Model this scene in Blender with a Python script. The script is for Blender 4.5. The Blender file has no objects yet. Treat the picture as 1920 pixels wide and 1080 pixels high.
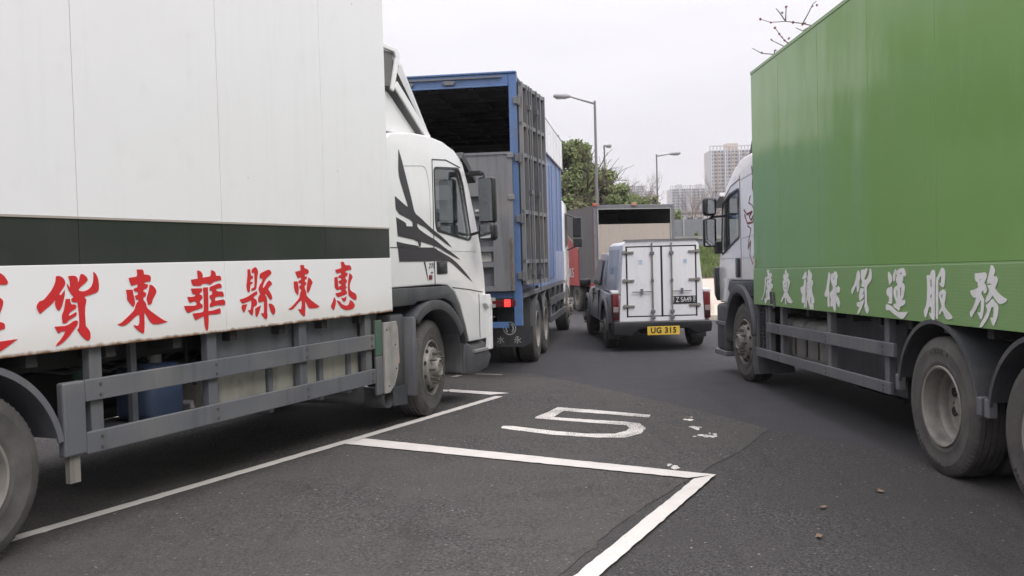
import bpy, bmesh, math, random
from math import radians as R, sin, cos, pi
from mathutils import Vector, Matrix
from mathutils.geometry import tessellate_polygon
random.seed(7)
C = bpy.context.scene.collection
S = bpy.context.scene

# ---------------- camera, sky, sun, exposure ----------------
cam = bpy.data.objects.new('camera', bpy.data.cameras.new('camera')); C.objects.link(cam)
cam.data.sensor_width = 36; cam.data.lens = 33.0; cam.data.clip_end = 3000
PITCH = math.atan(56/1760); ROLL = 0.027
fwd = Vector((0, cos(PITCH), -sin(PITCH))); r0 = Vector((1, 0, 0)); u0 = r0.cross(fwd)
rt = r0*cos(ROLL) - u0*sin(ROLL); up = u0*cos(ROLL) + r0*sin(ROLL)
cam.matrix_world = Matrix(((rt.x, up.x, -fwd.x, 0), (rt.y, up.y, -fwd.y, 0), (rt.z, up.z, -fwd.z, 1.7), (0, 0, 0, 1)))
S.camera = cam
W = bpy.data.worlds.new('World'); S.world = W; W.use_nodes = True
nt = W.node_tree; nt.nodes.clear()
N = nt.nodes.new; LK = nt.links.new
SUN_EL, SUN_ROT = R(48), R(143)
sky = N('ShaderNodeTexSky'); sky.sky_type = 'NISHITA'; sky.sun_disc = False
sky.sun_elevation = SUN_EL; sky.sun_rotation = SUN_ROT
b1 = N('ShaderNodeBackground'); b1.inputs[1].default_value = 0.1; LK(sky.outputs[0], b1.inputs[0])
# overcast layer: brighter towards the zenith, as a clouded sky is
tc = N('ShaderNodeTexCoord'); sp = N('ShaderNodeSeparateXYZ'); LK(tc.outputs['Generated'], sp.inputs[0])
mr = N('ShaderNodeMapRange'); mr.inputs[1].default_value = 0.0; mr.inputs[2].default_value = 1.0
mr.inputs[3].default_value = 0.84; mr.inputs[4].default_value = 3.25
pw = N('ShaderNodeMath'); pw.operation = 'POWER'; pw.inputs[1].default_value = 1.8; pw.use_clamp = True
LK(sp.outputs[2], pw.inputs[0]); LK(pw.outputs[0], mr.inputs[0])
mp = N('ShaderNodeMapping'); mp.inputs['Scale'].default_value = (1.2, 1.2, 4.0); LK(tc.outputs['Generated'], mp.inputs[0])
nz = N('ShaderNodeTexNoise'); nz.inputs['Scale'].default_value = 2.2; nz.inputs['Detail'].default_value = 4
LK(mp.outputs[0], nz.inputs[0])
mr2 = N('ShaderNodeMapRange'); mr2.inputs[1].default_value = 0.3; mr2.inputs[2].default_value = 0.7
mr2.inputs[3].default_value = 0.93; mr2.inputs[4].default_value = 1.06; LK(nz.outputs[0], mr2.inputs[0])
mu = N('ShaderNodeMath'); mu.operation = 'MULTIPLY'; LK(mr.outputs[0], mu.inputs[0]); LK(mr2.outputs[0], mu.inputs[1])
b2 = N('ShaderNodeBackground'); b2.inputs[0].default_value = (0.985, 0.955, 1.0, 1); LK(mu.outputs[0], b2.inputs[1])
mx = N('ShaderNodeMixShader'); mx.inputs[0].default_value = 0.93; LK(b1.outputs[0], mx.inputs[1]); LK(b2.outputs[0], mx.inputs[2])
wo = N('ShaderNodeOutputWorld'); LK(mx.outputs[0], wo.inputs[0])
sl = bpy.data.lights.new('sun', 'SUN'); sl.energy = 1.35; sl.angle = R(25); sl.color = (1, 0.97, 0.93)
sun = bpy.data.objects.new('sun', sl); C.objects.link(sun)
sun.rotation_euler = (R(90)-SUN_EL, 0, pi - SUN_ROT + 0.0)
S.view_settings.view_transform = 'Standard'; S.view_settings.look = 'None'
S.view_settings.exposure = 0.08; S.view_settings.gamma = 1; S.view_settings.use_curve_mapping = False
S.cycles.max_bounces = 8

# ---------------- materials ----------------
class G:
    """a small node-graph helper around one Principled material"""
    def __init__(s, name):
        s.m = bpy.data.materials.new(name); s.m.use_nodes = True; s.t = s.m.node_tree
        s.b = s.t.nodes['Principled BSDF']; s.tc = s.t.nodes.new('ShaderNodeTexCoord')
    def n(s, kind, **kw):
        x = s.t.nodes.new('ShaderNode'+kind)
        for k, v in kw.items():
            if k in x.inputs: x.inputs[k].default_value = v
            else: setattr(x, k, v)
        return x
    def l(s, a, b): s.t.links.new(a, b)
    def coord(s, scale=(1, 1, 1), src='Object'):
        m = s.n('Mapping'); m.inputs['Scale'].default_value = scale; s.l(s.tc.outputs[src], m.inputs[0]); return m.outputs[0]
    def noise(s, scale, detail=3, co=None, rough=.55):
        x = s.n('TexNoise', Scale=scale, Detail=detail, Roughness=rough); s.l(co if co else s.coord(), x.inputs['Vector']); return x.outputs[0]
    def rng(s, v, a, b, c=0., d=1.):
        x = s.n('MapRange'); s.l(v, x.inputs[0])
        for i, q in enumerate((a, b, c, d)): x.inputs[i+1].default_value = q
        return x.outputs[0]
    def mix(s, f, a, b):
        x = s.n('Mix', data_type='RGBA')
        if isinstance(f, (int, float)): x.inputs[0].default_value = f
        else: s.l(f, x.inputs[0])
        for i, c in ((6, a), (7, b)):
            if isinstance(c, tuple): x.inputs[i].default_value = (*c[:3], 1)
            else: s.l(c, x.inputs[i])
        return x.outputs[2]
    def math(s, op, a, b=None):
        x = s.n('Math', operation=op)
        for i, c in ((0, a), (1, b)):
            if c is None: continue
            if isinstance(c, (int, float)): x.inputs[i].default_value = c
            else: s.l(c, x.inputs[i])
        return x.outputs[0]
    def bump(s, h, strength=.2, dist=.01):
        x = s.n('Bump', Strength=strength, Distance=dist); s.l(h, x.inputs['Height']); s.l(x.outputs[0], s.b.inputs['Normal'])
    def col(s, c):
        if isinstance(c, tuple): s.b.inputs['Base Color'].default_value = (*c[:3], 1)
        else: s.l(c, s.b.inputs['Base Color'])
    def rough(s, r):
        if isinstance(r, (int, float)): s.b.inputs['Roughness'].default_value = r
        else: s.l(r, s.b.inputs['Roughness'])
M = {}
def paint(name, c, rough=.35, dirt=.25, dirtc=(.12, .11, .095), bump=0, coat=0, metal=0, spec=.5, streak=True, scale=1.6, speck=0):
    g = G(name); v = g.noise(scale, 6, g.coord((1, 1, 1)))
    st = g.noise(7, 4, g.coord((1, 1, .12)))
    f = g.math('MULTIPLY', g.rng(v, .45, .8), dirt)
    if streak: f = g.math('ADD', f, g.math('MULTIPLY', g.rng(st, .55, .85), dirt*.6))
    s2_ = g.noise(11, 5, g.coord((1, 1, .06))); sp_ = g.noise(4.5, 6)
    cc = g.mix(g.math('MULTIPLY', g.rng(s2_, .52, .72), min(.6, dirt*.9)), c, tuple(x*.5 for x in c)) if streak else c
    cc = g.mix(g.math('MULTIPLY', g.rng(sp_, .58, .7), min(.5, dirt*.8)), cc, tuple(x*.6 for x in dirtc))
    if speck:
        q = g.n('TexVoronoi', Scale=2.3); g.l(g.coord(), q.inputs['Vector']); cc = g.mix(g.rng(q.outputs['Distance'], speck, speck*1.6, .6, 0), cc, (.22, .16, .12))
        q = g.n('TexVoronoi', Scale=1.1); g.l(g.coord((1, 1, 2.5)), q.inputs['Vector']); cc = g.mix(g.rng(q.outputs['Distance'], speck*1.2, speck*2.4, .35, 0), cc, (.3, .28, .25))
    g.col(g.mix(f, cc, dirtc)); g.rough(g.rng(v, .3, .8, rough*.85, min(1, rough*1.35)))
    g.b.inputs['Metallic'].default_value = metal; g.b.inputs['Specular IOR Level'].default_value = spec
    if coat: g.b.inputs['Coat Weight'].default_value = coat; g.b.inputs['Coat Roughness'].default_value = .06
    if bump: g.bump(g.noise(1.3, 2, g.coord((1, 1, .5))), bump, .05)
    M[name] = g.m; return g.m
def flat(name, c, rough=.5, metal=0, spec=.5):
    g = G(name); v = g.noise(9, 3); g.col(g.mix(g.rng(v, .35, .75, 0, .25), c, tuple(x*.6 for x in c))); g.rough(rough)
    g.b.inputs['Metallic'].default_value = metal; g.b.inputs['Specular IOR Level'].default_value = spec; M[name] = g.m; return g.m

paint('white_panel', (.735, .735, .735), .32, .07, (.45, .43, .40), bump=.12, speck=.016)
paint('white_cab', (.75, .75, .745), .22, .07, (.40, .37, .33), coat=.5)
paint('dark_stripe', (.029, .0315, .031), .22, .15, (.10, .10, .09), bump=.2)
paint('black_decal', (.028, .026, .03), .35, .2, (.09, .08, .08))
flat('red_letter', (.56, .025, .03), .4)
paint('white_letter', (.66, .655, .65), .45, .25, (.35, .34, .33), scale=30)
paint('blue_paint', (.075, .145, .31), .45, .45, (.14, .15, .17))
paint('blue_mid', (.11, .18, .36), .42, .4, (.2, .2, .22))
paint('pale_blue', (.21, .27, .42), .4, .3, (.2, .2, .22))
paint('grey_blue', (.22, .235, .26), .55, .45, (.09, .085, .08))
paint('steel_grey', (.14, .145, .16), .5, .45, (.07, .062, .055))
paint('guard_grey', (.105, .110, .122), .5, .6, (.19, .18, .165))
paint('plastic_dark', (.052, .055, .061), .5, .6, (.14, .132, .12))
paint('plastic_black', (.018, .018, .02), .35, .25, (.07, .066, .06))
paint('chassis', (.022, .021, .021), .7, .4, (.06, .05, .04))
paint('tank_cream', (.33, .32, .28), .5, .5, (.13, .11, .09))
paint('tank_grey', (.20, .195, .185), .5, .6, (.10, .09, .08))
paint('rim_grey', (.22, .205, .185), .55, .6, (.10, .09, .075), scale=6)
paint('hub_steel', (.19, .175, .155), .5, .5, (.08, .07, .055), metal=.5, scale=9)
paint('galvanised', (.42, .42, .41), .4, .3, (.2, .19, .17), metal=.6)
paint('container_grey', (.10, .10, .10), .5, .4, (.2, .17, .14))
paint('gate_grey', (.155, .16, .17), .55, .8, (.24, .215, .195))
paint('brown_rust', (.18, .12, .085), .8, .6, (.09, .05, .035), scale=8)
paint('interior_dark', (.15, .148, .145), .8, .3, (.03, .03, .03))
paint('green_plate', (.055, .12, .085), .5, .9, (.12, .115, .10), scale=4)
paint('perforated', (.30, .285, .27), .5, .5, (.14, .12, .10), scale=8)
paint('red_paint', (.42, .045, .04), .4, .3, (.15, .07, .06))
paint('orange_red', (.42, .09, .05), .5, .3, (.15, .07, .06))
paint('plywood', (.36, .32, .28), .6, .25, (.35, .29, .23))
paint('silver_body', (.33, .33, .335), .42, .4, (.2, .195, .19), metal=.1, coat=.2)
paint('canopy_white', (.72, .72, .73), .3, .12, (.35, .34, .33))
paint('canopy_grey', (.45, .45, .46), .35, .45, (.28, .30, .35))
paint('blue_can', (.055, .085, .17), .5, .5, (.08, .08, .08))
paint('concrete', (.33, .32, .30), .9, .5, (.18, .17, .155), spec=.2)
paint('barrier_grey', (.22, .235, .25), .7, .3, (.15, .15, .15), spec=.2)
paint('paver', (.50, .42, .36), .9, .5, (.36, .33, .28), spec=.15)
paint('kerb_stone', (.52, .47, .38), .9, .5, (.3, .26, .2), spec=.15)
paint('tower_wall', (.50, .50, .51), .9, .15, (.4, .36, .34), spec=.1, scale=.05)
paint('tower_pink', (.42, .405, .42), .9, .15, (.4, .36, .34), spec=.1, scale=.05)
paint('tower_glass', (.06, .075, .10), .4, .3, (.25, .26, .28), scale=.2)
paint('tower_orange', (.50, .40, .33), .9, .15, (.4, .36, .34), spec=.1, scale=.05)
paint('bark', (.11, .09, .075), .95, .5, (.05, .04, .03), spec=.1, scale=5)
paint('bark_pale', (.24, .20, .18), .95, .4, (.12, .1, .09), spec=.1, scale=5)
flat('lamp_pole', (.17, .165, .17), .5); flat('lamp_head', (.35, .36, .38), .4)
flat('plate_yellow', (.70, .47, .06), .4); flat('plate_black', (.02, .02, .022), .4); flat('plate_letter', (.02, .02, .02), .5)
flat('pale_letter', (.6, .6, .6), .5); flat('faint_blue', (.35, .5, .66), .5)
flat('red_lens', (.12, .007, .009), .3); flat('pale_lens', (.26, .21, .21), .3); flat('orange_lens', (.42, .22, .15), .4); flat('lens_dark', (.03, .012, .012), .3)
flat('sticker', (.5, .49, .45), .5); flat('dark_red', (.16, .02, .03), .5); flat('blossom', (.30, .05, .10), .7)
flat('hand_hole_shade', (.02, .02, .02), .9); flat('glass_edge', (.01, .01, .012), .3); flat('seat_cloth', (.09, .09, .1), .9)
flat('curtain_blue', (.2, .35, .5), .8); flat('nut_steel', (.12, .11, .095), .6, .4)
g = G('mirror_glass'); g.col((.55, .58, .6)); g.rough(.03); g.b.inputs['Metallic'].default_value = 1; M['mirror_glass'] = g.m
g = G('lit_lamp'); g.col((.8, .05, .05)); g.b.inputs['Emission Color'].default_value = (1, .035, .03, 1); g.b.inputs['Emission Strength'].default_value = 1.3; M['lit_lamp'] = g.m
g = G('glass'); g.col((.5, .56, .55)); g.rough(.02); g.b.inputs['Transmission Weight'].default_value = 1; g.b.inputs['IOR'].default_value = 1.05
g.b.inputs['Coat Weight'].default_value = 1; g.b.inputs['Coat IOR'].default_value = 1.7; g.b.inputs['Coat Roughness'].default_value = .02; M['glass'] = g.m
# green gloss vinyl, slightly wavy; lettered board with a pin-hole texture
g = G('green_panel'); co = g.coord((1, 1, .45)); w1 = g.noise(.9, 2, co, .5); w2 = g.noise(3.2, 2, g.coord((1, 1, .3)))
sc = g.noise(22, 6, g.coord((1, 1, .15)))
g.col(g.mix(g.math('MULTIPLY', g.rng(sc, .6, .8), .25), (.165, .295, .095), (.25, .35, .21)))
g.bump(g.math('ADD', w1, g.math('MULTIPLY', w2, .12)), .35, .09); g.rough(g.rng(sc, .3, .8, .13, .24)); g.b.inputs['Specular IOR Level'].default_value = .36; M['green_panel'] = g.m
g = G('green_board'); vo = g.n('TexVoronoi', Scale=42.); g.l(g.coord((1, 1, 1)), vo.inputs['Vector'])
vo.inputs['Randomness'].default_value = .0
n1 = g.noise(3, 5); g.col(g.mix(g.rng(vo.outputs['Distance'], .1, .45, 0, .45), (.155, .28, .095), (.21, .32, .16)))
g.bump(g.math('ADD', vo.outputs['Distance'], n1), .15, .004); g.rough(.33); M['green_board'] = g.m
# rusting lower edge of the white letter board
g = G('letter_board'); sz = g.n('SeparateXYZ'); g.l(g.tc.outputs['Object'], sz.inputs[0])
nn = g.noise(14, 6, g.coord((1, 1, .5))); n3 = g.noise(2.5, 4)
edge = g.rng(g.math('SUBTRACT', sz.outputs[2], g.math('MULTIPLY', nn, .045)), 1.182, 1.202, 1, 0)
stain = g.math('MULTIPLY', g.rng(g.math('SUBTRACT', sz.outputs[2], g.math('MULTIPLY', n3, .2)), 1.12, 1.3, 1, 0), .35)
c = g.mix(stain, (.745, .74, .735), (.50, .44, .35)); c = g.mix(edge, c, (.16, .075, .03)); g.col(c); g.rough(.35)
g.bump(g.noise(1.3, 2), .1, .05); M['letter_board'] = g.m
# tyre
g = G('tyre'); v = g.noise(5, 5); v2 = g.noise(60, 3); g.col(g.mix(g.rng(v, .35, .75, 0, .8), (.064, .061, .059), (.125, .119, .111)))
g.rough(.85); g.b.inputs['Specular IOR Level'].default_value = .25; g.bump(v2, .25, .004); M['tyre'] = g.m
paint('letter_rubber', (.045, .042, .04), .8, .3, (.09, .085, .08), spec=.2)
# asphalt
def asphalt(name, a, b, blotch, coarse=1.):
    g = G(name); fine = g.noise(120, 3); mid = g.noise(34, 4, None, .7); big = g.noise(.5, 5); med = g.noise(1.7, 6, g.coord((1, 1.6, 1)), .65)
    vo = g.n('TexVoronoi', Scale=70.); g.l(g.coord(), vo.inputs['Vector']); v2 = g.n('TexVoronoi', Scale=11.); g.l(g.coord(), v2.inputs['Vector'])
    vs = g.n('TexVoronoi', Scale=5.); g.l(g.coord(), vs.inputs['Vector'])
    c = g.mix(g.rng(fine, .42, .60), a, b); c = g.mix(g.rng(mid, .46, .60, 0, .8*coarse), c, tuple(x*.42 for x in a)); g3 = g.noise(62, 2, None, .7); c = g.mix(g.rng(g3, .52, .62, 0, .8*coarse), c, tuple(x*1.75 for x in b))
    c = g.mix(g.math('MULTIPLY', g.rng(big, .40, .62), .75), c, blotch)
    c = g.mix(g.math('MULTIPLY', g.rng(med, .50, .68), .7), c, tuple(x*1.15 for x in blotch))
    c = g.mix(g.rng(vo.outputs['Distance'], .12, .28, .7*coarse, 0), c, tuple(min(1, x*2.2) for x in b))
    c = g.mix(g.rng(v2.outputs['Distance'], .07, .11, .9*coarse, 0), c, (.20, .18, .165))
    c = g.mix(g.rng(vs.outputs['Distance'], .030, .046, .9*coarse, 0), c, (.42, .39, .35))
    oil = g.noise(.9, 4, g.coord((1, 1.3, 1)), .5); c = g.mix(g.rng(oil, .60, .72, 0, .28), c, tuple(x*.5 for x in a))
    tr = g.noise(1.1, 5, g.coord((3.2, .28, 1)), .6); c = g.mix(g.rng(tr, .56, .70, 0, .30), c, tuple(x*.6 for x in a))
    g.col(c); g.rough(.86); g.b.inputs['Specular IOR Level'].default_value = .3
    g.bump(g.math('ADD', fine, g.math('MULTIPLY', mid, 1.3)), .9*coarse, .010); M[name] = g.m
asphalt('asphalt', (.040, .038, .042), (.053, .051, .055), (.051, .049, .053), .35)
asphalt('asphalt_coarse', (.033, .032, .033), (.072, .068, .068), (.049, .046, .045))
asphalt('asphalt_old', (.041, .038, .0385), (.084, .078, .077), (.076, .069, .065))
# thermoplastic marking, worn through to the road in specks
def marking(name, lo, hi, tint=(.60, .565, .535)):
    g = G(name); f = g.noise(75, 4); b = g.noise(2.1, 4); d = g.noise(5.5, 5)
    m = g.math('ADD', f, g.math('MULTIPLY', b, .5)); c = g.mix(g.rng(d, .4, .7, 0, .5), tint, tuple(x*.8 for x in tint))
    g.col(g.mix(g.rng(m, lo, hi), c, (.07, .065, .062))); g.rough(.75); g.bump(f, .4, .004); M[name] = g.m
marking('road_marking', .93, 1.0); marking('worn_marking', .76, .86, (.68, .645, .61)); marking('dim_marking', .84, .95, (.33, .31, .29))
def leafm(name, a, b, tr=.25):
    g = G(name); v = g.noise(.9, 4); w = g.noise(9, 3); c = g.mix(g.rng(v, .35, .65), a, b)
    g.col(g.mix(g.rng(w, .3, .7, 0, .6), c, tuple(x*.55 for x in a))); g.rough(.7); g.b.inputs['Specular IOR Level'].default_value = .2
    M[name] = g.m
leafm('leaf', (.11, .155, .055), (.21, .24, .10)); leafm('leaf_olive', (.15, .165, .08), (.22, .21, .12))
leafm('leaf_dry', (.20, .13, .095), (.28, .21, .16)); leafm('grass_blade', (.12, .18, .05), (.22, .27, .10))
leafm('earth', (.12, .08, .06), (.18, .13, .10))

# ---------------- mesh building ----------------
SPLIT = set("""tank_strap fender_end door_hinge louvre battery_box_frame door_tube locking_rod door_bar rod_keeper air_tank side_box mud_flap
underframe rear_frame frame_edge hinge grille seat under_frame rear_header inner_lining underfloor_panel side_wall band_rail wheel_fender front_fender
deflector_stay side_trim mirror_arm notice_label tail_lamp bumper_trim arch_band lock_bracket lock_handle strap_hinge mirror mirror_glass tailgate bed_corner body_shell
air_hose mudguard_flange can_shelf can_cap red_skirt chassis""".split())
JOINED = {'floor_bearer', 'hub', 'hand_hole_disc', 'gate_chain', 'flame_decal', 'axle', 'door_gasket', 'panel_crease', 'fender_seam', 'door_seam', 'flap_emblem', 'crown', 'blossom'}
class MB:
    def __init__(s): s.v = []; s.f = []; s.mi = []; s.cur = 0; s.g = []
    def add(s, vs, fs):
        o = len(s.v); s.g.append((o, len(s.f))); s.v += [tuple(v) for v in vs]; s.f += [tuple(i+o for i in f) for f in fs]; s.mi += [s.cur]*len(fs); return s
    def box(s, x0, x1, y0, y1, z0, z1):
        return s.add([(x, y, z) for x in (x0, x1) for y in (y0, y1) for z in (z0, z1)],
                     [(0, 1, 3, 2), (4, 6, 7, 5), (0, 4, 5, 1), (2, 3, 7, 6), (0, 2, 6, 4), (1, 5, 7, 3)])
    def prism(s, poly, a, b, plane='xz', holes=()):
        """outline in a plane, extruded between a and b along the third axis"""
        loops = [list(poly)]+[list(h) for h in holes]; P = [p for l in loops for p in l]
        m = {'xz': lambda p, t: (p[0], t, p[1]), 'yz': lambda p, t: (t, p[0], p[1]), 'xy': lambda p, t: (p[0], p[1], t)}[plane]
        tri = tessellate_polygon([[Vector((p[0], p[1], 0)) for p in l] for l in loops]); n = len(P)
        fs = [tuple(t) for t in tri]+[tuple(i+n for i in reversed(t)) for t in tri]
        o = 0
        for l in loops:
            k = len(l); fs += [(o+i, o+(i+1) % k, o+(i+1) % k+n, o+i+n) for i in range(k)]; o += k
        return s.add([m(p, a) for p in P]+[m(p, b) for p in P], fs)
    def tube(s, pts, r, n=8, cap=True):
        pts = [Vector(p) for p in pts]; rs = r if isinstance(r, (list, tuple)) else [r]*len(pts); vs = []; fs = []
        for i, p in enumerate(pts):
            t = (pts[min(i+1, len(pts)-1)]-pts[max(i-1, 0)]).normalized()
            a = t.orthogonal().normalized() if i == 0 else (a - t*a.dot(t)).normalized()
            b = t.cross(a)
            vs += [p+(a*cos(2*pi*k/n)+b*sin(2*pi*k/n))*rs[i] for k in range(n)]
        for i in range(len(pts)-1):
            fs += [(i*n+k, i*n+(k+1) % n, (i+1)*n+(k+1) % n, (i+1)*n+k) for k in range(n)]
        if cap: fs += [tuple(range(n))[::-1], tuple((len(pts)-1)*n+k for k in range(n))]
        return s.add(vs, fs)
    def lathe(s, prof, c=(0, 0, 0), n=48, axis='y', closed=False):
        vs = []
        for r, h in prof:
            for k in range(n):
                a = 2*pi*k/n
                vs.append((c[0]+r*cos(a), c[1]+h, c[2]+r*sin(a)) if axis == 'y' else (c[0]+r*cos(a), c[1]+r*sin(a), c[2]+h) if axis == 'z' else (c[0]+h, c[1]+r*cos(a), c[2]+r*sin(a)))
        m = len(prof); fs = [(i*n+k, i*n+(k+1) % n, (i+1)*n+(k+1) % n, (i+1)*n+k) for i in range(m-1) for k in range(n)]
        if closed: fs += [((m-1)*n+k, (m-1)*n+(k+1) % n, (k+1) % n, k) for k in range(n)]
        return s.add(vs, fs)
    def arc(s, cx, cz, r0, r1, a0, a1, y0, y1, n=20):
        vs = []; fs = []
        for i in range(n+1):
            a = R(a0+(a1-a0)*i/n)
            for r, y in ((r0, y0), (r1, y0), (r1, y1), (r0, y1)): vs.append((cx+r*cos(a), y, cz+r*sin(a)))
        for i in range(n):
            for k in range(4): fs.append((i*4+k, i*4+(k+1) % 4, i*4+4+(k+1) % 4, i*4+4+k))
        fs += [(0, 1, 2, 3), (n*4+3, n*4+2, n*4+1, n*4)]
        return s.add(vs, fs)
    def mesh(s, name, mats, fn=None, bevel=0, smooth=False, recalc=True, seg=2):
        me = bpy.data.meshes.new(name); vs = [fn(*v) for v in s.v] if fn else s.v
        me.from_pydata([tuple(v) for v in vs], [], s.f)
        for m in (mats if isinstance(mats, (list, tuple)) else [mats]): me.materials.append(M[m] if isinstance(m, str) else m)
        for p, i in zip(me.polygons, s.mi): p.material_index = i
        bm = bmesh.new(); bm.from_mesh(me)
        if recalc: bmesh.ops.recalc_face_normals(bm, faces=bm.faces)
        if bevel:
            bm.normal_update()
            es = [e for e in bm.edges if len(e.link_faces) == 2 and e.calc_face_angle(0) > R(35)]
            if es: bmesh.ops.bevel(bm, geom=es, offset=bevel, segments=seg, profile=.5, affect='EDGES', clamp_overlap=True)
        bm.to_mesh(me); bm.free()
        if smooth:
            me.shade_smooth(); me.set_sharp_from_angle(angle=R(38))
        me.update(); return me
    def build(s, name, mats, parent=None, loc=None, **kw):
        if name in SPLIT and len(s.g) > 1:
            for (v0, f0), (v1, f1) in zip(s.g, s.g[1:]+[(len(s.v), len(s.f))]):
                q = MB(); q.v = s.v[v0:v1]; q.f = [tuple(i-v0 for i in f) for f in s.f[f0:f1]]; q.mi = s.mi[f0:f1]
                last = link(name, q.mesh(name, mats, **kw), parent, loc)
            return last
        if name in JOINED: o = link(name, s.mesh(name, mats, **kw), parent, loc); o['kind'] = 'stuff'; return o
        return link(name, s.mesh(name, mats, **kw), parent, loc)
def link(name, me, parent=None, loc=None, rot=None):
    o = bpy.data.objects.new(name, me); C.objects.link(o)
    if parent: o.parent = parent
    if loc: o.location = loc
    if rot: o.rotation_euler = rot
    return o
def tag(o, label=None, cat=None, group=None, kind=None):
    if label: o['label'] = label
    if cat: o['category'] = cat
    if group: o['group'] = group
    if kind: o['kind'] = kind
    return o
def empty(name, loc=(0, 0, 0), rz=0.):
    o = bpy.data.objects.new(name, None); C.objects.link(o); o.location = loc; o.rotation_euler = (0, 0, rz); return o
def copy_tree(o, parent=None):
    c = o.copy(); C.objects.link(c); c.parent = parent
    for ch in list(o.children): copy_tree(ch, c)
    return c
def bake_mods(o):
    dg = bpy.context.evaluated_depsgraph_get(); me = bpy.data.meshes.new_from_object(o.evaluated_get(dg)); o.modifiers.clear(); o.data = me; return o
def cut(o, cutters):
    """subtract closed meshes from o, then throw the cutters away"""
    for c in cutters:
        m = o.modifiers.new('b', 'BOOLEAN'); m.operation = 'DIFFERENCE'; m.solver = 'EXACT'; m.object = c
    bpy.context.view_layer.update(); bake_mods(o)
    for c in cutters: bpy.data.objects.remove(c, do_unlink=True)
    o.data.set_sharp_from_angle(angle=R(38)); return o
def text(name, s_, size, mat, parent, loc, rot, ext=.002, sx=1., shear=0., spacing=1., bold=0.):
    cu = bpy.data.curves.new(name, 'FONT'); cu.body = s_; cu.size = size; cu.extrude = ext; cu.align_x = 'CENTER'; cu.align_y = 'CENTER'; cu.shear = shear; cu.space_character = spacing; cu.offset = bold
    t = bpy.data.objects.new(name, cu); C.objects.link(t); bpy.context.view_layer.update()
    me = bpy.data.meshes.new_from_object(t.evaluated_get(bpy.context.evaluated_depsgraph_get())); bpy.data.objects.remove(t, do_unlink=True)
    me.materials.clear(); me.materials.append(M[mat]); o = link(name, me, parent, loc); o.rotation_euler = rot; o.scale = (sx, 1, 1); return o
def area(p): return sum(p[i-1][0]*p[i][1]-p[i][0]*p[i-1][1] for i in range(len(p)))/2
def inside(q, poly):
    c = False
    for i in range(len(poly)):
        (x1, y1), (x2, y2) = poly[i-1], poly[i]
        if (y1 > q[1]) != (y2 > q[1]) and q[0] < (x2-x1)*(q[1]-y1)/(y2-y1)+x1: c = not c
    return c
def smooth_poly(p):
    """one round of corner softening for brush outlines"""
    out = []
    n = len(p)
    for i in range(n):
        a, b, c = p[i-1], p[i], p[(i+1) % n]
        v1 = Vector((b[0]-a[0], b[1]-a[1])); v2 = Vector((c[0]-b[0], c[1]-b[1]))
        if v1.length < 1e-6 or v2.length < 1e-6: continue
        if v1.angle(v2) > R(75): out.append(b); continue
        out.append((b[0]*.8+a[0]*.2, b[1]*.8+a[1]*.2)); out.append((b[0]*.8+c[0]*.2, b[1]*.8+c[1]*.2))
    return out
def glyph(name, polys, t0, t1, mat, parent, fn):
    """flat painted shapes (outlines with holes) on a vertical side, a hair proud of it"""
    polys = [smooth_poly(p) for p in polys]; mb = MB()
    outer = [p for p in polys if not any(inside(p[0], q) and q is not p and abs(area(q)) > abs(area(p)) for q in polys)]
    for k, p in enumerate(outer):
        hs = [q for q in polys if q not in outer and inside(q[0], p)]
        mb.prism(p, t0, t1-.0003*k, 'xz', hs)
    return mb.build(name, mat, parent, fn=fn)

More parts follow.
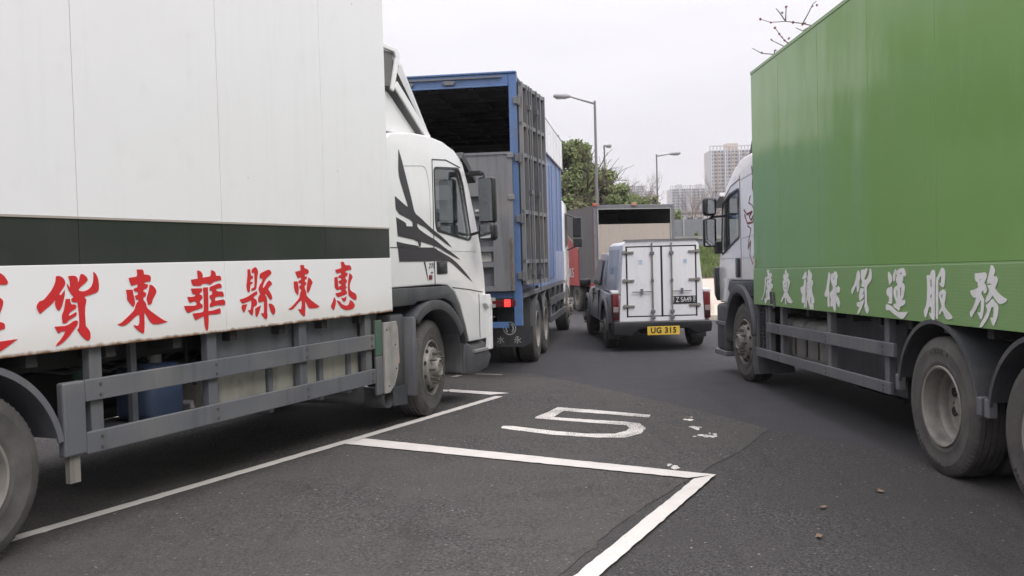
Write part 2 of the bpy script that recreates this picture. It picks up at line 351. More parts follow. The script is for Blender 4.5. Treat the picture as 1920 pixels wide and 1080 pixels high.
# ---------------- traced outlines in metres (truck-side and ground coordinates) ----------------
RED_goods=[[(-4.815,1.664),(-4.789,1.667),(-4.761,1.651),(-4.747,1.626),(-4.753,1.605),(-4.78,1.575),(-4.797,1.555),(-4.787,1.546),(-4.766,1.566),(-4.754,1.58),(-4.756,1.55),(-4.769,1.508),(-4.784,1.469),(-4.8,1.453),(-4.816,1.459),(-4.826,1.48),(-4.83,1.502),(-4.824,1.523),(-4.855,1.494),(-4.891,1.472),(-4.937,1.442),(-4.95,1.458),(-4.961,1.485),(-4.955,1.5),(-4.937,1.52),(-4.913,1.521),(-4.88,1.55),(-4.847,1.584),(-4.828,1.614),(-4.818,1.637)],[(-4.726,1.662),(-4.691,1.666),(-4.665,1.66),(-4.655,1.644),(-4.655,1.62),(-4.645,1.629),(-4.637,1.663),(-4.626,1.676),(-4.605,1.668),(-4.583,1.65),(-4.578,1.633),(-4.6,1.615),(-4.631,1.597),(-4.653,1.576),(-4.648,1.568),(-4.618,1.563),(-4.583,1.57),(-4.555,1.588),(-4.538,1.616),(-4.532,1.65),(-4.533,1.685),(-4.516,1.675),(-4.498,1.643),(-4.492,1.601),(-4.496,1.563),(-4.514,1.551),(-4.558,1.541),(-4.598,1.533),(-4.612,1.526),(-4.597,1.514),(-4.597,1.499),(-4.608,1.462),(-4.611,1.424),(-4.61,1.387),(-4.609,1.343),(-4.592,1.326),(-4.576,1.302),(-4.575,1.264),(-4.588,1.25),(-4.603,1.251),(-4.632,1.273),(-4.657,1.3),(-4.673,1.326),(-4.659,1.34),(-4.655,1.39),(-4.658,1.44),(-4.663,1.483),(-4.662,1.496),(-4.705,1.501),(-4.71,1.52),(-4.691,1.531),(-4.704,1.547),(-4.722,1.57),(-4.735,1.598),(-4.737,1.619),(-4.727,1.604),(-4.717,1.585),(-4.713,1.622),(-4.718,1.643)],[(-4.75,1.522),(-4.72,1.522),(-4.719,1.502),(-4.711,1.486),(-4.685,1.485),(-4.675,1.478),(-4.676,1.459),(-4.702,1.449),(-4.72,1.439),(-4.733,1.426),(-4.733,1.414),(-4.707,1.424),(-4.68,1.437),(-4.673,1.428),(-4.678,1.413),(-4.708,1.4),(-4.738,1.389),(-4.752,1.372),(-4.779,1.374),(-4.784,1.411),(-4.781,1.429),(-4.768,1.453),(-4.759,1.483),(-4.754,1.507)],[(-4.839,1.357),(-4.805,1.357),(-4.762,1.356),(-4.732,1.364),(-4.702,1.381),(-4.679,1.386),(-4.666,1.375),(-4.673,1.354),(-4.701,1.325),(-4.736,1.291),(-4.774,1.261),(-4.811,1.243),(-4.836,1.238),(-4.828,1.253),(-4.802,1.272),(-4.779,1.298),(-4.76,1.324),(-4.785,1.326),(-4.814,1.315),(-4.826,1.332)]]
RED_east=[[(-4.172,1.692),(-4.117,1.691),(-4.111,1.672),(-4.11,1.657),(-4.083,1.655),(-4.055,1.649),(-4.048,1.63),(-4.054,1.607),(-4.086,1.607),(-4.115,1.597),(-4.108,1.593),(-4.076,1.587),(-4.085,1.563),(-4.117,1.554),(-4.123,1.541),(-4.097,1.531),(-4.102,1.507),(-4.123,1.5),(-4.124,1.484),(-4.101,1.459),(-4.098,1.432),(-4.068,1.408),(-4.012,1.372),(-3.948,1.334),(-3.908,1.32),(-3.941,1.315),(-3.993,1.309),(-4.047,1.313),(-4.072,1.332),(-4.098,1.372),(-4.121,1.401),(-4.121,1.368),(-4.122,1.309),(-4.129,1.258),(-4.146,1.26),(-4.18,1.279),(-4.206,1.302),(-4.219,1.322),(-4.192,1.312),(-4.173,1.314),(-4.164,1.344),(-4.164,1.385),(-4.181,1.386),(-4.217,1.364),(-4.256,1.338),(-4.294,1.322),(-4.327,1.322),(-4.354,1.336),(-4.326,1.34),(-4.299,1.357),(-4.25,1.388),(-4.204,1.422),(-4.192,1.453),(-4.18,1.471),(-4.166,1.476),(-4.166,1.488),(-4.19,1.491),(-4.195,1.517),(-4.171,1.521),(-4.167,1.538),(-4.194,1.545),(-4.206,1.555),(-4.203,1.565),(-4.172,1.572),(-4.167,1.593),(-4.192,1.589),(-4.223,1.583),(-4.235,1.606),(-4.244,1.637),(-4.21,1.641),(-4.172,1.644),(-4.167,1.665)],[(-4.271,1.559),(-4.215,1.558),(-4.212,1.534),(-4.203,1.502),(-4.197,1.464),(-4.214,1.441),(-4.242,1.466),(-4.265,1.494),(-4.264,1.526)],[(-4.062,1.586),(-4.037,1.58),(-4.013,1.558),(-4.002,1.535),(-4.019,1.509),(-4.039,1.485),(-4.051,1.453),(-4.081,1.448),(-4.092,1.48),(-4.093,1.496),(-4.079,1.528),(-4.069,1.554)]]
RED_flower=[[(-3.6,1.671),(-3.582,1.672),(-3.557,1.659),(-3.546,1.641),(-3.547,1.618),(-3.505,1.622),(-3.461,1.626),(-3.456,1.649),(-3.457,1.67),(-3.437,1.669),(-3.411,1.656),(-3.403,1.627),(-3.36,1.628),(-3.35,1.613),(-3.349,1.593),(-3.389,1.59),(-3.43,1.585),(-3.449,1.572),(-3.479,1.562),(-3.486,1.57),(-3.522,1.574),(-3.555,1.573),(-3.563,1.559),(-3.644,1.561),(-3.659,1.579),(-3.666,1.607),(-3.635,1.61),(-3.596,1.612),(-3.598,1.643)],[(-3.67,1.543),(-3.56,1.541),(-3.556,1.52),(-3.58,1.508),(-3.588,1.496),(-3.559,1.489),(-3.557,1.464),(-3.583,1.45),(-3.586,1.435),(-3.559,1.42),(-3.559,1.398),(-3.597,1.39),(-3.654,1.381),(-3.707,1.367),(-3.727,1.383),(-3.745,1.421),(-3.694,1.419),(-3.638,1.417),(-3.616,1.424),(-3.622,1.447),(-3.654,1.448),(-3.686,1.439),(-3.699,1.456),(-3.709,1.486),(-3.669,1.481),(-3.634,1.485),(-3.623,1.5),(-3.654,1.501),(-3.662,1.519)],[(-3.546,1.546),(-3.496,1.545),(-3.496,1.491),(-3.497,1.43),(-3.5,1.369),(-3.453,1.37),(-3.408,1.378),(-3.377,1.384),(-3.367,1.36),(-3.37,1.344),(-3.417,1.341),(-3.476,1.342),(-3.5,1.34),(-3.502,1.292),(-3.507,1.246),(-3.516,1.223),(-3.53,1.23),(-3.542,1.264),(-3.547,1.305),(-3.548,1.336),(-3.586,1.326),(-3.636,1.31),(-3.651,1.333),(-3.662,1.361),(-3.62,1.362),(-3.577,1.363),(-3.546,1.371),(-3.543,1.432),(-3.543,1.493)],[(-3.476,1.547),(-3.435,1.556),(-3.397,1.567),(-3.367,1.57),(-3.349,1.555),(-3.348,1.536),(-3.384,1.534),(-3.407,1.529),(-3.411,1.518),(-3.386,1.51),(-3.34,1.508),(-3.328,1.484),(-3.331,1.469),(-3.38,1.473),(-3.418,1.47),(-3.426,1.454),(-3.423,1.439),(-3.382,1.444),(-3.336,1.448),(-3.314,1.433),(-3.319,1.404),(-3.361,1.406),(-3.414,1.407),(-3.451,1.401),(-3.481,1.398),(-3.483,1.419),(-3.46,1.438),(-3.466,1.456),(-3.481,1.465),(-3.48,1.485),(-3.454,1.489),(-3.449,1.515),(-3.478,1.524)]]
RED_county=[[(-3.045,1.667),(-3.015,1.67),(-3.011,1.636),(-3.009,1.62),(-2.984,1.614),(-2.986,1.595),(-3.017,1.585),(-3.015,1.568),(-2.987,1.567),(-2.994,1.554),(-3.021,1.544),(-3.024,1.517),(-3.028,1.49),(-3.051,1.49),(-3.059,1.513),(-3.066,1.54),(-3.055,1.583),(-3.047,1.626)],[(-2.996,1.666),(-2.953,1.687),(-2.929,1.67),(-2.919,1.642),(-2.932,1.607),(-2.937,1.568),(-2.95,1.508),(-2.98,1.501),(-3.005,1.497),(-3.008,1.516),(-2.974,1.523),(-2.966,1.553),(-2.966,1.602),(-2.964,1.638),(-2.997,1.641)],[(-3.15,1.437),(-3.102,1.442),(-3.044,1.458),(-2.985,1.482),(-2.943,1.494),(-2.937,1.469),(-2.978,1.455),(-2.987,1.441),(-2.955,1.426),(-2.944,1.398),(-2.957,1.377),(-2.978,1.378),(-2.993,1.362),(-2.998,1.324),(-3.007,1.303),(-3.031,1.318),(-3.058,1.347),(-3.03,1.348),(-3.016,1.375),(-3.013,1.424),(-3.046,1.417),(-3.088,1.409),(-3.12,1.402),(-3.137,1.419)],[(-3.125,1.394),(-3.064,1.396),(-3.077,1.373),(-3.091,1.347),(-3.108,1.334),(-3.124,1.354),(-3.131,1.376)],[(-2.901,1.631),(-2.849,1.646),(-2.797,1.661),(-2.767,1.655),(-2.755,1.63),(-2.786,1.611),(-2.827,1.587),(-2.854,1.557),(-2.873,1.522),(-2.865,1.513),(-2.838,1.532),(-2.815,1.559),(-2.788,1.575),(-2.763,1.56),(-2.753,1.54),(-2.787,1.524),(-2.805,1.505),(-2.789,1.485),(-2.764,1.456),(-2.755,1.427),(-2.767,1.415),(-2.788,1.42),(-2.809,1.444),(-2.833,1.467),(-2.851,1.46),(-2.83,1.442),(-2.823,1.414),(-2.823,1.369),(-2.828,1.325),(-2.824,1.285),(-2.834,1.263),(-2.857,1.268),(-2.886,1.295),(-2.902,1.315),(-2.868,1.311),(-2.862,1.344),(-2.862,1.382),(-2.858,1.41),(-2.888,1.406),(-2.921,1.402),(-2.931,1.419),(-2.928,1.447),(-2.902,1.468),(-2.913,1.49),(-2.923,1.513),(-2.906,1.54),(-2.875,1.566),(-2.865,1.591),(-2.903,1.594)],[(-2.971,1.356),(-2.902,1.378),(-2.912,1.352),(-2.931,1.315),(-2.954,1.287),(-2.97,1.306),(-2.969,1.339)],[(-2.803,1.386),(-2.768,1.383),(-2.739,1.364),(-2.723,1.329),(-2.729,1.302),(-2.747,1.293),(-2.772,1.31),(-2.792,1.35)]]
RED_east2=[[(-2.369,1.691),(-2.317,1.69),(-2.314,1.662),(-2.269,1.653),(-2.251,1.636),(-2.257,1.614),(-2.307,1.609),(-2.313,1.593),(-2.279,1.587),(-2.285,1.568),(-2.313,1.562),(-2.311,1.546),(-2.291,1.537),(-2.299,1.518),(-2.318,1.511),(-2.319,1.492),(-2.298,1.458),(-2.295,1.424),(-2.242,1.389),(-2.179,1.355),(-2.11,1.323),(-2.144,1.313),(-2.21,1.312),(-2.265,1.317),(-2.29,1.347),(-2.32,1.393),(-2.316,1.348),(-2.325,1.255),(-2.345,1.254),(-2.384,1.278),(-2.418,1.319),(-2.378,1.314),(-2.364,1.351),(-2.365,1.392),(-2.397,1.38),(-2.442,1.35),(-2.497,1.318),(-2.555,1.327),(-2.513,1.338),(-2.459,1.37),(-2.393,1.413),(-2.383,1.456),(-2.365,1.469),(-2.369,1.483),(-2.392,1.495),(-2.391,1.514),(-2.364,1.521),(-2.37,1.535),(-2.401,1.541),(-2.4,1.557),(-2.364,1.565),(-2.363,1.589),(-2.408,1.577),(-2.424,1.604),(-2.44,1.635),(-2.364,1.644)],[(-2.466,1.554),(-2.414,1.553),(-2.403,1.506),(-2.403,1.462),(-2.413,1.436),(-2.449,1.464),(-2.462,1.497)],[(-2.259,1.583),(-2.223,1.563),(-2.202,1.537),(-2.226,1.507),(-2.252,1.461),(-2.278,1.446),(-2.29,1.479),(-2.281,1.523)]]
RED_grace=[[(-1.764,1.709),(-1.718,1.708),(-1.699,1.676),(-1.621,1.677),(-1.598,1.653),(-1.602,1.632),(-1.681,1.628),(-1.703,1.611),(-1.661,1.607),(-1.668,1.578),(-1.7,1.57),(-1.698,1.549),(-1.676,1.54),(-1.679,1.519),(-1.7,1.508),(-1.7,1.484),(-1.68,1.472),(-1.706,1.461),(-1.697,1.443),(-1.682,1.431),(-1.683,1.413),(-1.756,1.399),(-1.833,1.388),(-1.866,1.427),(-1.774,1.435),(-1.768,1.452),(-1.811,1.465),(-1.802,1.491),(-1.766,1.493),(-1.768,1.507),(-1.805,1.515),(-1.807,1.538),(-1.763,1.545),(-1.767,1.56),(-1.813,1.567),(-1.807,1.584),(-1.765,1.592),(-1.769,1.613),(-1.836,1.603),(-1.859,1.638),(-1.803,1.645),(-1.757,1.653)],[(-1.873,1.569),(-1.827,1.576),(-1.82,1.53),(-1.817,1.489),(-1.809,1.457),(-1.844,1.455),(-1.871,1.479),(-1.875,1.52)],[(-1.635,1.603),(-1.605,1.591),(-1.582,1.566),(-1.613,1.529),(-1.637,1.494),(-1.634,1.452),(-1.598,1.427),(-1.546,1.413),(-1.524,1.382),(-1.533,1.352),(-1.571,1.354),(-1.622,1.378),(-1.658,1.4),(-1.664,1.465),(-1.658,1.524),(-1.643,1.571)],[(-1.888,1.394),(-1.864,1.369),(-1.866,1.329),(-1.899,1.276),(-1.928,1.295),(-1.941,1.322),(-1.915,1.349)],[(-1.849,1.363),(-1.8,1.351),(-1.771,1.323),(-1.71,1.305),(-1.668,1.309),(-1.646,1.334),(-1.639,1.355),(-1.588,1.334),(-1.561,1.3),(-1.58,1.277),(-1.639,1.266),(-1.707,1.267),(-1.773,1.286),(-1.812,1.32)],[(-1.772,1.382),(-1.737,1.377),(-1.695,1.393),(-1.702,1.355),(-1.729,1.342),(-1.758,1.358)]]
WHITE_broad=[[(4.177,1.472),(4.138,1.472),(4.147,1.388),(4.175,1.314),(4.242,1.244),(4.308,1.195),(4.35,1.199),(4.278,1.244),(4.22,1.308),(4.193,1.388)],[(4.107,1.551),(4.055,1.556),(4.012,1.548),(4.011,1.504),(3.962,1.522),(3.92,1.511),(3.91,1.478),(3.965,1.467),(3.915,1.447),(3.92,1.419),(3.969,1.405),(3.885,1.386),(3.883,1.36),(3.896,1.339),(3.956,1.333),(3.938,1.303),(3.947,1.261),(3.983,1.224),(3.922,1.189),(3.903,1.141),(3.942,1.142),(3.982,1.183),(4.007,1.208),(4.093,1.206),(4.13,1.179),(4.185,1.148),(4.21,1.171),(4.204,1.219),(4.146,1.21),(4.135,1.247),(4.149,1.299),(4.143,1.32),(4.086,1.326),(4.102,1.347),(4.131,1.362),(4.124,1.415),(4.085,1.431),(4.131,1.451),(4.112,1.472),(4.067,1.488),(4.083,1.519)],[(4.079,1.444),(4.021,1.454),(4.027,1.441),(4.071,1.433)],[(4.064,1.394),(4.034,1.402),(4.025,1.384),(4.056,1.381)],[(4.093,1.3),(4.075,1.3),(4.079,1.237),(4.097,1.237)],[(4.012,1.312),(3.992,1.312),(3.999,1.244),(4.02,1.244)]]
WHITE_east=[[(3.432,1.542),(3.408,1.559),(3.386,1.542),(3.362,1.515),(3.312,1.507),(3.309,1.473),(3.337,1.459),(3.3,1.444),(3.268,1.411),(3.297,1.372),(3.33,1.327),(3.368,1.312),(3.332,1.274),(3.259,1.237),(3.194,1.202),(3.21,1.187),(3.307,1.187),(3.367,1.205),(3.395,1.243),(3.411,1.243),(3.405,1.199),(3.415,1.164),(3.453,1.178),(3.445,1.232),(3.469,1.251),(3.537,1.21),(3.57,1.187),(3.604,1.196),(3.576,1.224),(3.502,1.27),(3.453,1.306),(3.492,1.32),(3.509,1.369),(3.522,1.419),(3.517,1.431),(3.462,1.436),(3.492,1.453),(3.497,1.498),(3.435,1.5)],[(3.46,1.404),(3.429,1.404),(3.437,1.385),(3.458,1.385)],[(3.46,1.355),(3.432,1.355),(3.436,1.338),(3.458,1.338)],[(3.362,1.425),(3.339,1.425),(3.357,1.332),(3.378,1.332)]]
WHITE_grain=[[(2.767,1.532),(2.734,1.515),(2.737,1.46),(2.86,1.451),(2.874,1.458),(2.803,1.506)],[(2.812,1.449),(2.758,1.447),(2.755,1.378),(2.77,1.35),(2.772,1.258),(2.786,1.151),(2.827,1.152),(2.824,1.215),(2.86,1.191),(2.893,1.208),(2.899,1.241),(2.869,1.288),(2.909,1.306),(2.932,1.362),(2.864,1.372),(2.822,1.391)],[(2.686,1.538),(2.659,1.554),(2.634,1.529),(2.576,1.506),(2.572,1.461),(2.598,1.449),(2.554,1.434),(2.545,1.402),(2.576,1.371),(2.584,1.334),(2.561,1.285),(2.523,1.264),(2.512,1.219),(2.532,1.205),(2.564,1.218),(2.54,1.182),(2.542,1.146),(2.633,1.145),(2.683,1.196),(2.702,1.227),(2.728,1.24),(2.746,1.155),(2.773,1.156),(2.762,1.24),(2.732,1.291),(2.744,1.332),(2.733,1.415),(2.699,1.424),(2.717,1.456),(2.709,1.483),(2.682,1.497)],[(2.707,1.392),(2.68,1.392),(2.688,1.378),(2.704,1.378)],[(2.705,1.349),(2.682,1.349),(2.69,1.335),(2.706,1.335)],[(2.711,1.307),(2.689,1.308),(2.695,1.294),(2.708,1.294)],[(2.62,1.415),(2.607,1.415),(2.616,1.352),(2.628,1.352)],[(2.634,1.261),(2.611,1.271),(2.601,1.207),(2.624,1.189)]]
WHITE_keep=[[(2.115,1.513),(2.09,1.519),(2.063,1.498),(2.069,1.451),(2.09,1.403),(2.102,1.361),(2.094,1.32),(2.094,1.242),(2.1,1.183),(2.13,1.179),(2.153,1.211),(2.15,1.289),(2.183,1.279),(2.224,1.287),(2.226,1.317),(2.179,1.36),(2.152,1.42),(2.125,1.48)],[(2.042,1.504),(1.978,1.51),(1.946,1.528),(1.907,1.521),(1.874,1.475),(1.894,1.445),(1.9,1.396),(1.944,1.381),(1.913,1.375),(1.866,1.391),(1.817,1.365),(1.83,1.327),(1.915,1.326),(1.916,1.305),(1.855,1.272),(1.826,1.232),(1.84,1.191),(1.874,1.196),(1.919,1.235),(1.926,1.264),(1.936,1.2),(1.941,1.15),(1.967,1.146),(1.993,1.169),(2.019,1.197),(2.04,1.191),(2.068,1.187),(2.079,1.213),(2.053,1.261),(2.076,1.278),(2.083,1.32),(2.041,1.338),(2.0,1.363),(2.004,1.386),(2.046,1.427),(2.06,1.468)],[(1.975,1.471),(1.959,1.471),(1.963,1.448),(1.979,1.445)]]
WHITE_goods=[[(1.412,1.525),(1.384,1.533),(1.354,1.508),(1.336,1.472),(1.36,1.442),(1.369,1.404),(1.367,1.377),(1.392,1.335),(1.42,1.34),(1.425,1.382),(1.438,1.398),(1.489,1.353),(1.526,1.318),(1.547,1.33),(1.55,1.363),(1.495,1.397),(1.451,1.442)],[(1.325,1.535),(1.295,1.54),(1.261,1.54),(1.249,1.529),(1.234,1.548),(1.188,1.55),(1.182,1.529),(1.21,1.497),(1.251,1.456),(1.232,1.447),(1.178,1.47),(1.144,1.507),(1.138,1.547),(1.11,1.539),(1.092,1.502),(1.098,1.454),(1.134,1.428),(1.187,1.403),(1.201,1.374),(1.203,1.309),(1.206,1.245),(1.168,1.198),(1.173,1.166),(1.203,1.155),(1.235,1.174),(1.264,1.221),(1.25,1.238),(1.248,1.298),(1.253,1.335),(1.256,1.373),(1.254,1.384),(1.301,1.389),(1.328,1.402),(1.297,1.427),(1.323,1.459),(1.324,1.497)],[(1.342,1.377),(1.268,1.375),(1.269,1.34),(1.317,1.32),(1.269,1.329),(1.271,1.297),(1.319,1.277),(1.367,1.262),(1.379,1.305),(1.364,1.344)],[(1.427,1.247),(1.347,1.257),(1.264,1.281),(1.265,1.259),(1.294,1.226),(1.336,1.186),(1.378,1.152),(1.427,1.142),(1.405,1.173),(1.369,1.213),(1.411,1.208),(1.428,1.227)]]
WHITE_move=[[(0.77,1.517),(0.752,1.519),(0.695,1.481),(0.694,1.436),(0.746,1.41),(0.75,1.425),(0.772,1.471)],[(0.635,1.538),(0.615,1.531),(0.628,1.491),(0.632,1.466),(0.648,1.436),(0.671,1.446),(0.674,1.491)],[(0.607,1.526),(0.545,1.543),(0.489,1.547),(0.457,1.53),(0.436,1.491),(0.442,1.479),(0.48,1.481),(0.489,1.493),(0.483,1.471),(0.495,1.437),(0.537,1.422),(0.526,1.43),(0.493,1.432),(0.461,1.403),(0.464,1.374),(0.479,1.335),(0.494,1.305),(0.525,1.29),(0.48,1.298),(0.459,1.286),(0.459,1.262),(0.493,1.251),(0.549,1.24),(0.555,1.212),(0.583,1.206),(0.6,1.218),(0.663,1.231),(0.673,1.251),(0.616,1.267),(0.643,1.301),(0.667,1.331),(0.666,1.371),(0.64,1.396),(0.583,1.412),(0.614,1.436),(0.621,1.464),(0.597,1.486),(0.616,1.506)],[(0.552,1.503),(0.518,1.516),(0.513,1.493),(0.535,1.501)],[(0.612,1.369),(0.595,1.37),(0.6,1.303),(0.614,1.312)],[(0.544,1.39),(0.522,1.393),(0.529,1.319),(0.543,1.324)],[(0.793,1.379),(0.721,1.398),(0.692,1.391),(0.687,1.356),(0.696,1.26),(0.749,1.258),(0.785,1.26),(0.748,1.284),(0.759,1.319),(0.788,1.323),(0.805,1.354)],[(0.811,1.249),(0.785,1.252),(0.703,1.235),(0.64,1.207),(0.589,1.194),(0.5,1.198),(0.407,1.203),(0.446,1.175),(0.49,1.146),(0.546,1.143),(0.602,1.158),(0.682,1.18),(0.751,1.205),(0.787,1.199),(0.816,1.205),(0.819,1.231)]]
WHITE_wear=[[(0.097,1.481),(0.076,1.491),(0.043,1.486),(0.02,1.521),(-0.021,1.533),(-0.045,1.512),(-0.046,1.469),(-0.037,1.389),(-0.03,1.289),(-0.029,1.176),(-0.019,1.156),(0.014,1.162),(0.049,1.186),(0.058,1.21),(0.026,1.207),(0.022,1.245),(0.047,1.258),(0.062,1.248),(0.089,1.199),(0.111,1.169),(0.136,1.178),(0.146,1.226),(0.111,1.252),(0.092,1.305),(0.084,1.402),(0.087,1.459)],[(0.032,1.455),(0.016,1.46),(0.013,1.402),(0.031,1.402)],[(0.035,1.335),(0.009,1.355),(0.017,1.326),(0.035,1.316)],[(-0.057,1.469),(-0.078,1.479),(-0.108,1.511),(-0.138,1.546),(-0.171,1.539),(-0.195,1.516),(-0.196,1.479),(-0.178,1.405),(-0.149,1.402),(-0.125,1.413),(-0.101,1.432),(-0.13,1.43),(-0.135,1.479),(-0.117,1.479),(-0.097,1.451),(-0.09,1.469),(-0.088,1.366),(-0.086,1.31),(-0.085,1.244),(-0.081,1.201),(-0.075,1.168),(-0.055,1.168),(-0.045,1.186),(-0.049,1.262),(-0.045,1.328),(-0.053,1.403)],[(-0.097,1.362),(-0.153,1.388),(-0.182,1.386),(-0.202,1.368),(-0.199,1.331),(-0.174,1.266),(-0.216,1.235),(-0.271,1.205),(-0.293,1.185),(-0.261,1.175),(-0.214,1.172),(-0.186,1.187),(-0.154,1.228),(-0.14,1.232),(-0.115,1.205),(-0.093,1.202),(-0.096,1.226),(-0.131,1.255),(-0.136,1.269),(-0.108,1.32),(-0.099,1.338)],[(-0.128,1.337),(-0.153,1.358),(-0.144,1.311)]]
WHITE_duty=[[(-0.602,1.501),(-0.669,1.505),(-0.725,1.509),(-0.748,1.503),(-0.757,1.484),(-0.74,1.458),(-0.72,1.439),(-0.738,1.424),(-0.753,1.399),(-0.753,1.382),(-0.73,1.367),(-0.71,1.373),(-0.715,1.39),(-0.686,1.377),(-0.69,1.355),(-0.718,1.33),(-0.721,1.309),(-0.712,1.258),(-0.695,1.21),(-0.682,1.194),(-0.662,1.2),(-0.646,1.225),(-0.63,1.239),(-0.671,1.241),(-0.679,1.282),(-0.677,1.325),(-0.635,1.281),(-0.597,1.24),(-0.575,1.222),(-0.558,1.204),(-0.541,1.207),(-0.531,1.238),(-0.559,1.256),(-0.589,1.288),(-0.62,1.341),(-0.595,1.334),(-0.566,1.348),(-0.545,1.37),(-0.541,1.385),(-0.592,1.392),(-0.646,1.408),(-0.638,1.432),(-0.639,1.443),(-0.614,1.449),(-0.602,1.471)],[(-0.655,1.454),(-0.68,1.469),(-0.676,1.458)],[(-0.805,1.555),(-0.825,1.555),(-0.848,1.534),(-0.86,1.513),(-0.839,1.484),(-0.873,1.482),(-0.89,1.455),(-0.876,1.43),(-0.853,1.405),(-0.887,1.376),(-0.939,1.352),(-0.994,1.335),(-0.975,1.316),(-0.923,1.303),(-0.893,1.308),(-0.855,1.334),(-0.825,1.358),(-0.789,1.328),(-0.741,1.305),(-0.736,1.327),(-0.762,1.357),(-0.786,1.387),(-0.775,1.408),(-0.759,1.424),(-0.811,1.428),(-0.807,1.435),(-0.76,1.435),(-0.763,1.467),(-0.785,1.501),(-0.797,1.534)],[(-0.781,1.311),(-0.809,1.333),(-0.828,1.335),(-0.847,1.317),(-0.878,1.301),(-0.894,1.281),(-0.888,1.235),(-0.868,1.201),(-0.836,1.157),(-0.817,1.167),(-0.791,1.21),(-0.83,1.214),(-0.834,1.25),(-0.835,1.283),(-0.808,1.28),(-0.799,1.261),(-0.775,1.218),(-0.734,1.178),(-0.694,1.145),(-0.653,1.139),(-0.67,1.166),(-0.719,1.211),(-0.752,1.246),(-0.756,1.268),(-0.738,1.288),(-0.753,1.299)]]
RED_move=[[(-5.644,1.67),(-5.617,1.672),(-5.532,1.628),(-5.53,1.576),(-5.608,1.546),(-5.614,1.563),(-5.647,1.617)],[(-5.441,1.695),(-5.411,1.686),(-5.431,1.64),(-5.437,1.611),(-5.461,1.576),(-5.495,1.588),(-5.5,1.64)],[(-5.399,1.681),(-5.306,1.7),(-5.222,1.705),(-5.173,1.685),(-5.142,1.64),(-5.151,1.626),(-5.208,1.628),(-5.222,1.642),(-5.212,1.617),(-5.231,1.577),(-5.294,1.56),(-5.277,1.569),(-5.228,1.571),(-5.179,1.537),(-5.184,1.504),(-5.206,1.458),(-5.229,1.423),(-5.276,1.406),(-5.208,1.415),(-5.176,1.401),(-5.176,1.373),(-5.228,1.361),(-5.312,1.348),(-5.321,1.315),(-5.363,1.308),(-5.389,1.322),(-5.483,1.337),(-5.498,1.361),(-5.413,1.379),(-5.453,1.419),(-5.489,1.454),(-5.488,1.5),(-5.449,1.529),(-5.363,1.548),(-5.41,1.576),(-5.42,1.608),(-5.384,1.634),(-5.413,1.657)],[(-5.316,1.654),(-5.265,1.669),(-5.258,1.642),(-5.291,1.651)],[(-5.407,1.498),(-5.381,1.499),(-5.389,1.421),(-5.41,1.432)],[(-5.304,1.522),(-5.271,1.526),(-5.282,1.44),(-5.303,1.446)],[(-5.679,1.51),(-5.571,1.532),(-5.527,1.524),(-5.519,1.483),(-5.533,1.371),(-5.613,1.369),(-5.667,1.371),(-5.611,1.399),(-5.628,1.44),(-5.671,1.444),(-5.697,1.48)],[(-5.706,1.358),(-5.667,1.362),(-5.544,1.342),(-5.449,1.309),(-5.372,1.294),(-5.238,1.299),(-5.098,1.305),(-5.157,1.272),(-5.223,1.238),(-5.307,1.235),(-5.392,1.252),(-5.512,1.278),(-5.616,1.307),(-5.67,1.3),(-5.714,1.307),(-5.718,1.337)]]
SWOOSH=[[(-0.585,2.843),(-0.532,2.752),(-0.479,2.634),(-0.417,2.496),(-0.345,2.335),(-0.295,2.202),(-0.167,2.154),(-0.021,2.084),(0.153,2.013),(0.31,1.955),(0.424,1.901),(0.521,1.843),(0.376,1.889),(0.217,1.949),(0.084,1.99),(-0.045,2.047),(-0.14,2.072),(-0.251,2.098),(-0.238,2.044),(-0.07,1.983),(0.147,1.921),(0.304,1.856),(0.536,1.778),(0.723,1.703),(0.582,1.733),(0.393,1.784),(0.21,1.84),(0.033,1.872),(-0.178,1.903),(-0.186,1.85),(-0.218,1.85),(-0.241,1.913),(-0.648,1.958),(-0.67,2.148),(-0.481,2.095),(-0.473,2.06),(-0.337,2.06),(-0.341,2.122),(-0.667,2.196),(-0.682,2.361),(-0.441,2.259),(-0.426,2.275),(-0.539,2.468),(-0.6,2.595)],[(-0.675,1.9),(-0.474,1.876),(-0.238,1.858),(-0.224,1.843),(-0.664,1.843)],[(-0.655,1.835),(0.153,1.832),(0.175,1.813),(0.299,1.779),(0.484,1.728),(0.627,1.67),(0.771,1.594),(0.894,1.522),(1.019,1.437),(0.843,1.517),(0.671,1.596),(0.528,1.66),(0.458,1.684),(0.201,1.693),(-0.11,1.692),(-0.634,1.696)],[(-0.125,1.689),(-0.099,1.688),(-0.063,1.569),(-0.047,1.472),(-0.074,1.558)]]
BADGE=[[(-0.021,1.541),(0.05,1.539),(0.047,1.491),(-0.024,1.493)]]
DIGITS=[[(-0.068,1.67),(0.132,1.667),(0.128,1.613),(-0.071,1.617)],[(-0.029,1.584),(0.104,1.581),(0.102,1.554),(-0.031,1.557)]]
FLAME=[[(4.867,2.861),(4.825,2.708),(4.858,2.608),(4.772,2.482)],[(4.945,2.497),(5.031,2.414),(4.873,2.372),(4.799,2.308)],[(5.257,2.34),(5.123,2.27),(4.879,2.295),(5.016,2.24),(4.939,2.183),(4.819,2.25)],[(5.233,2.277),(5.103,2.155),(4.862,2.156),(4.799,2.234)],[(5.105,2.124),(4.946,2.086),(5.034,1.977),(5.098,1.828),(4.972,1.93),(5.022,1.751),(4.897,1.629)],[(4.808,1.776),(4.897,1.629)]]
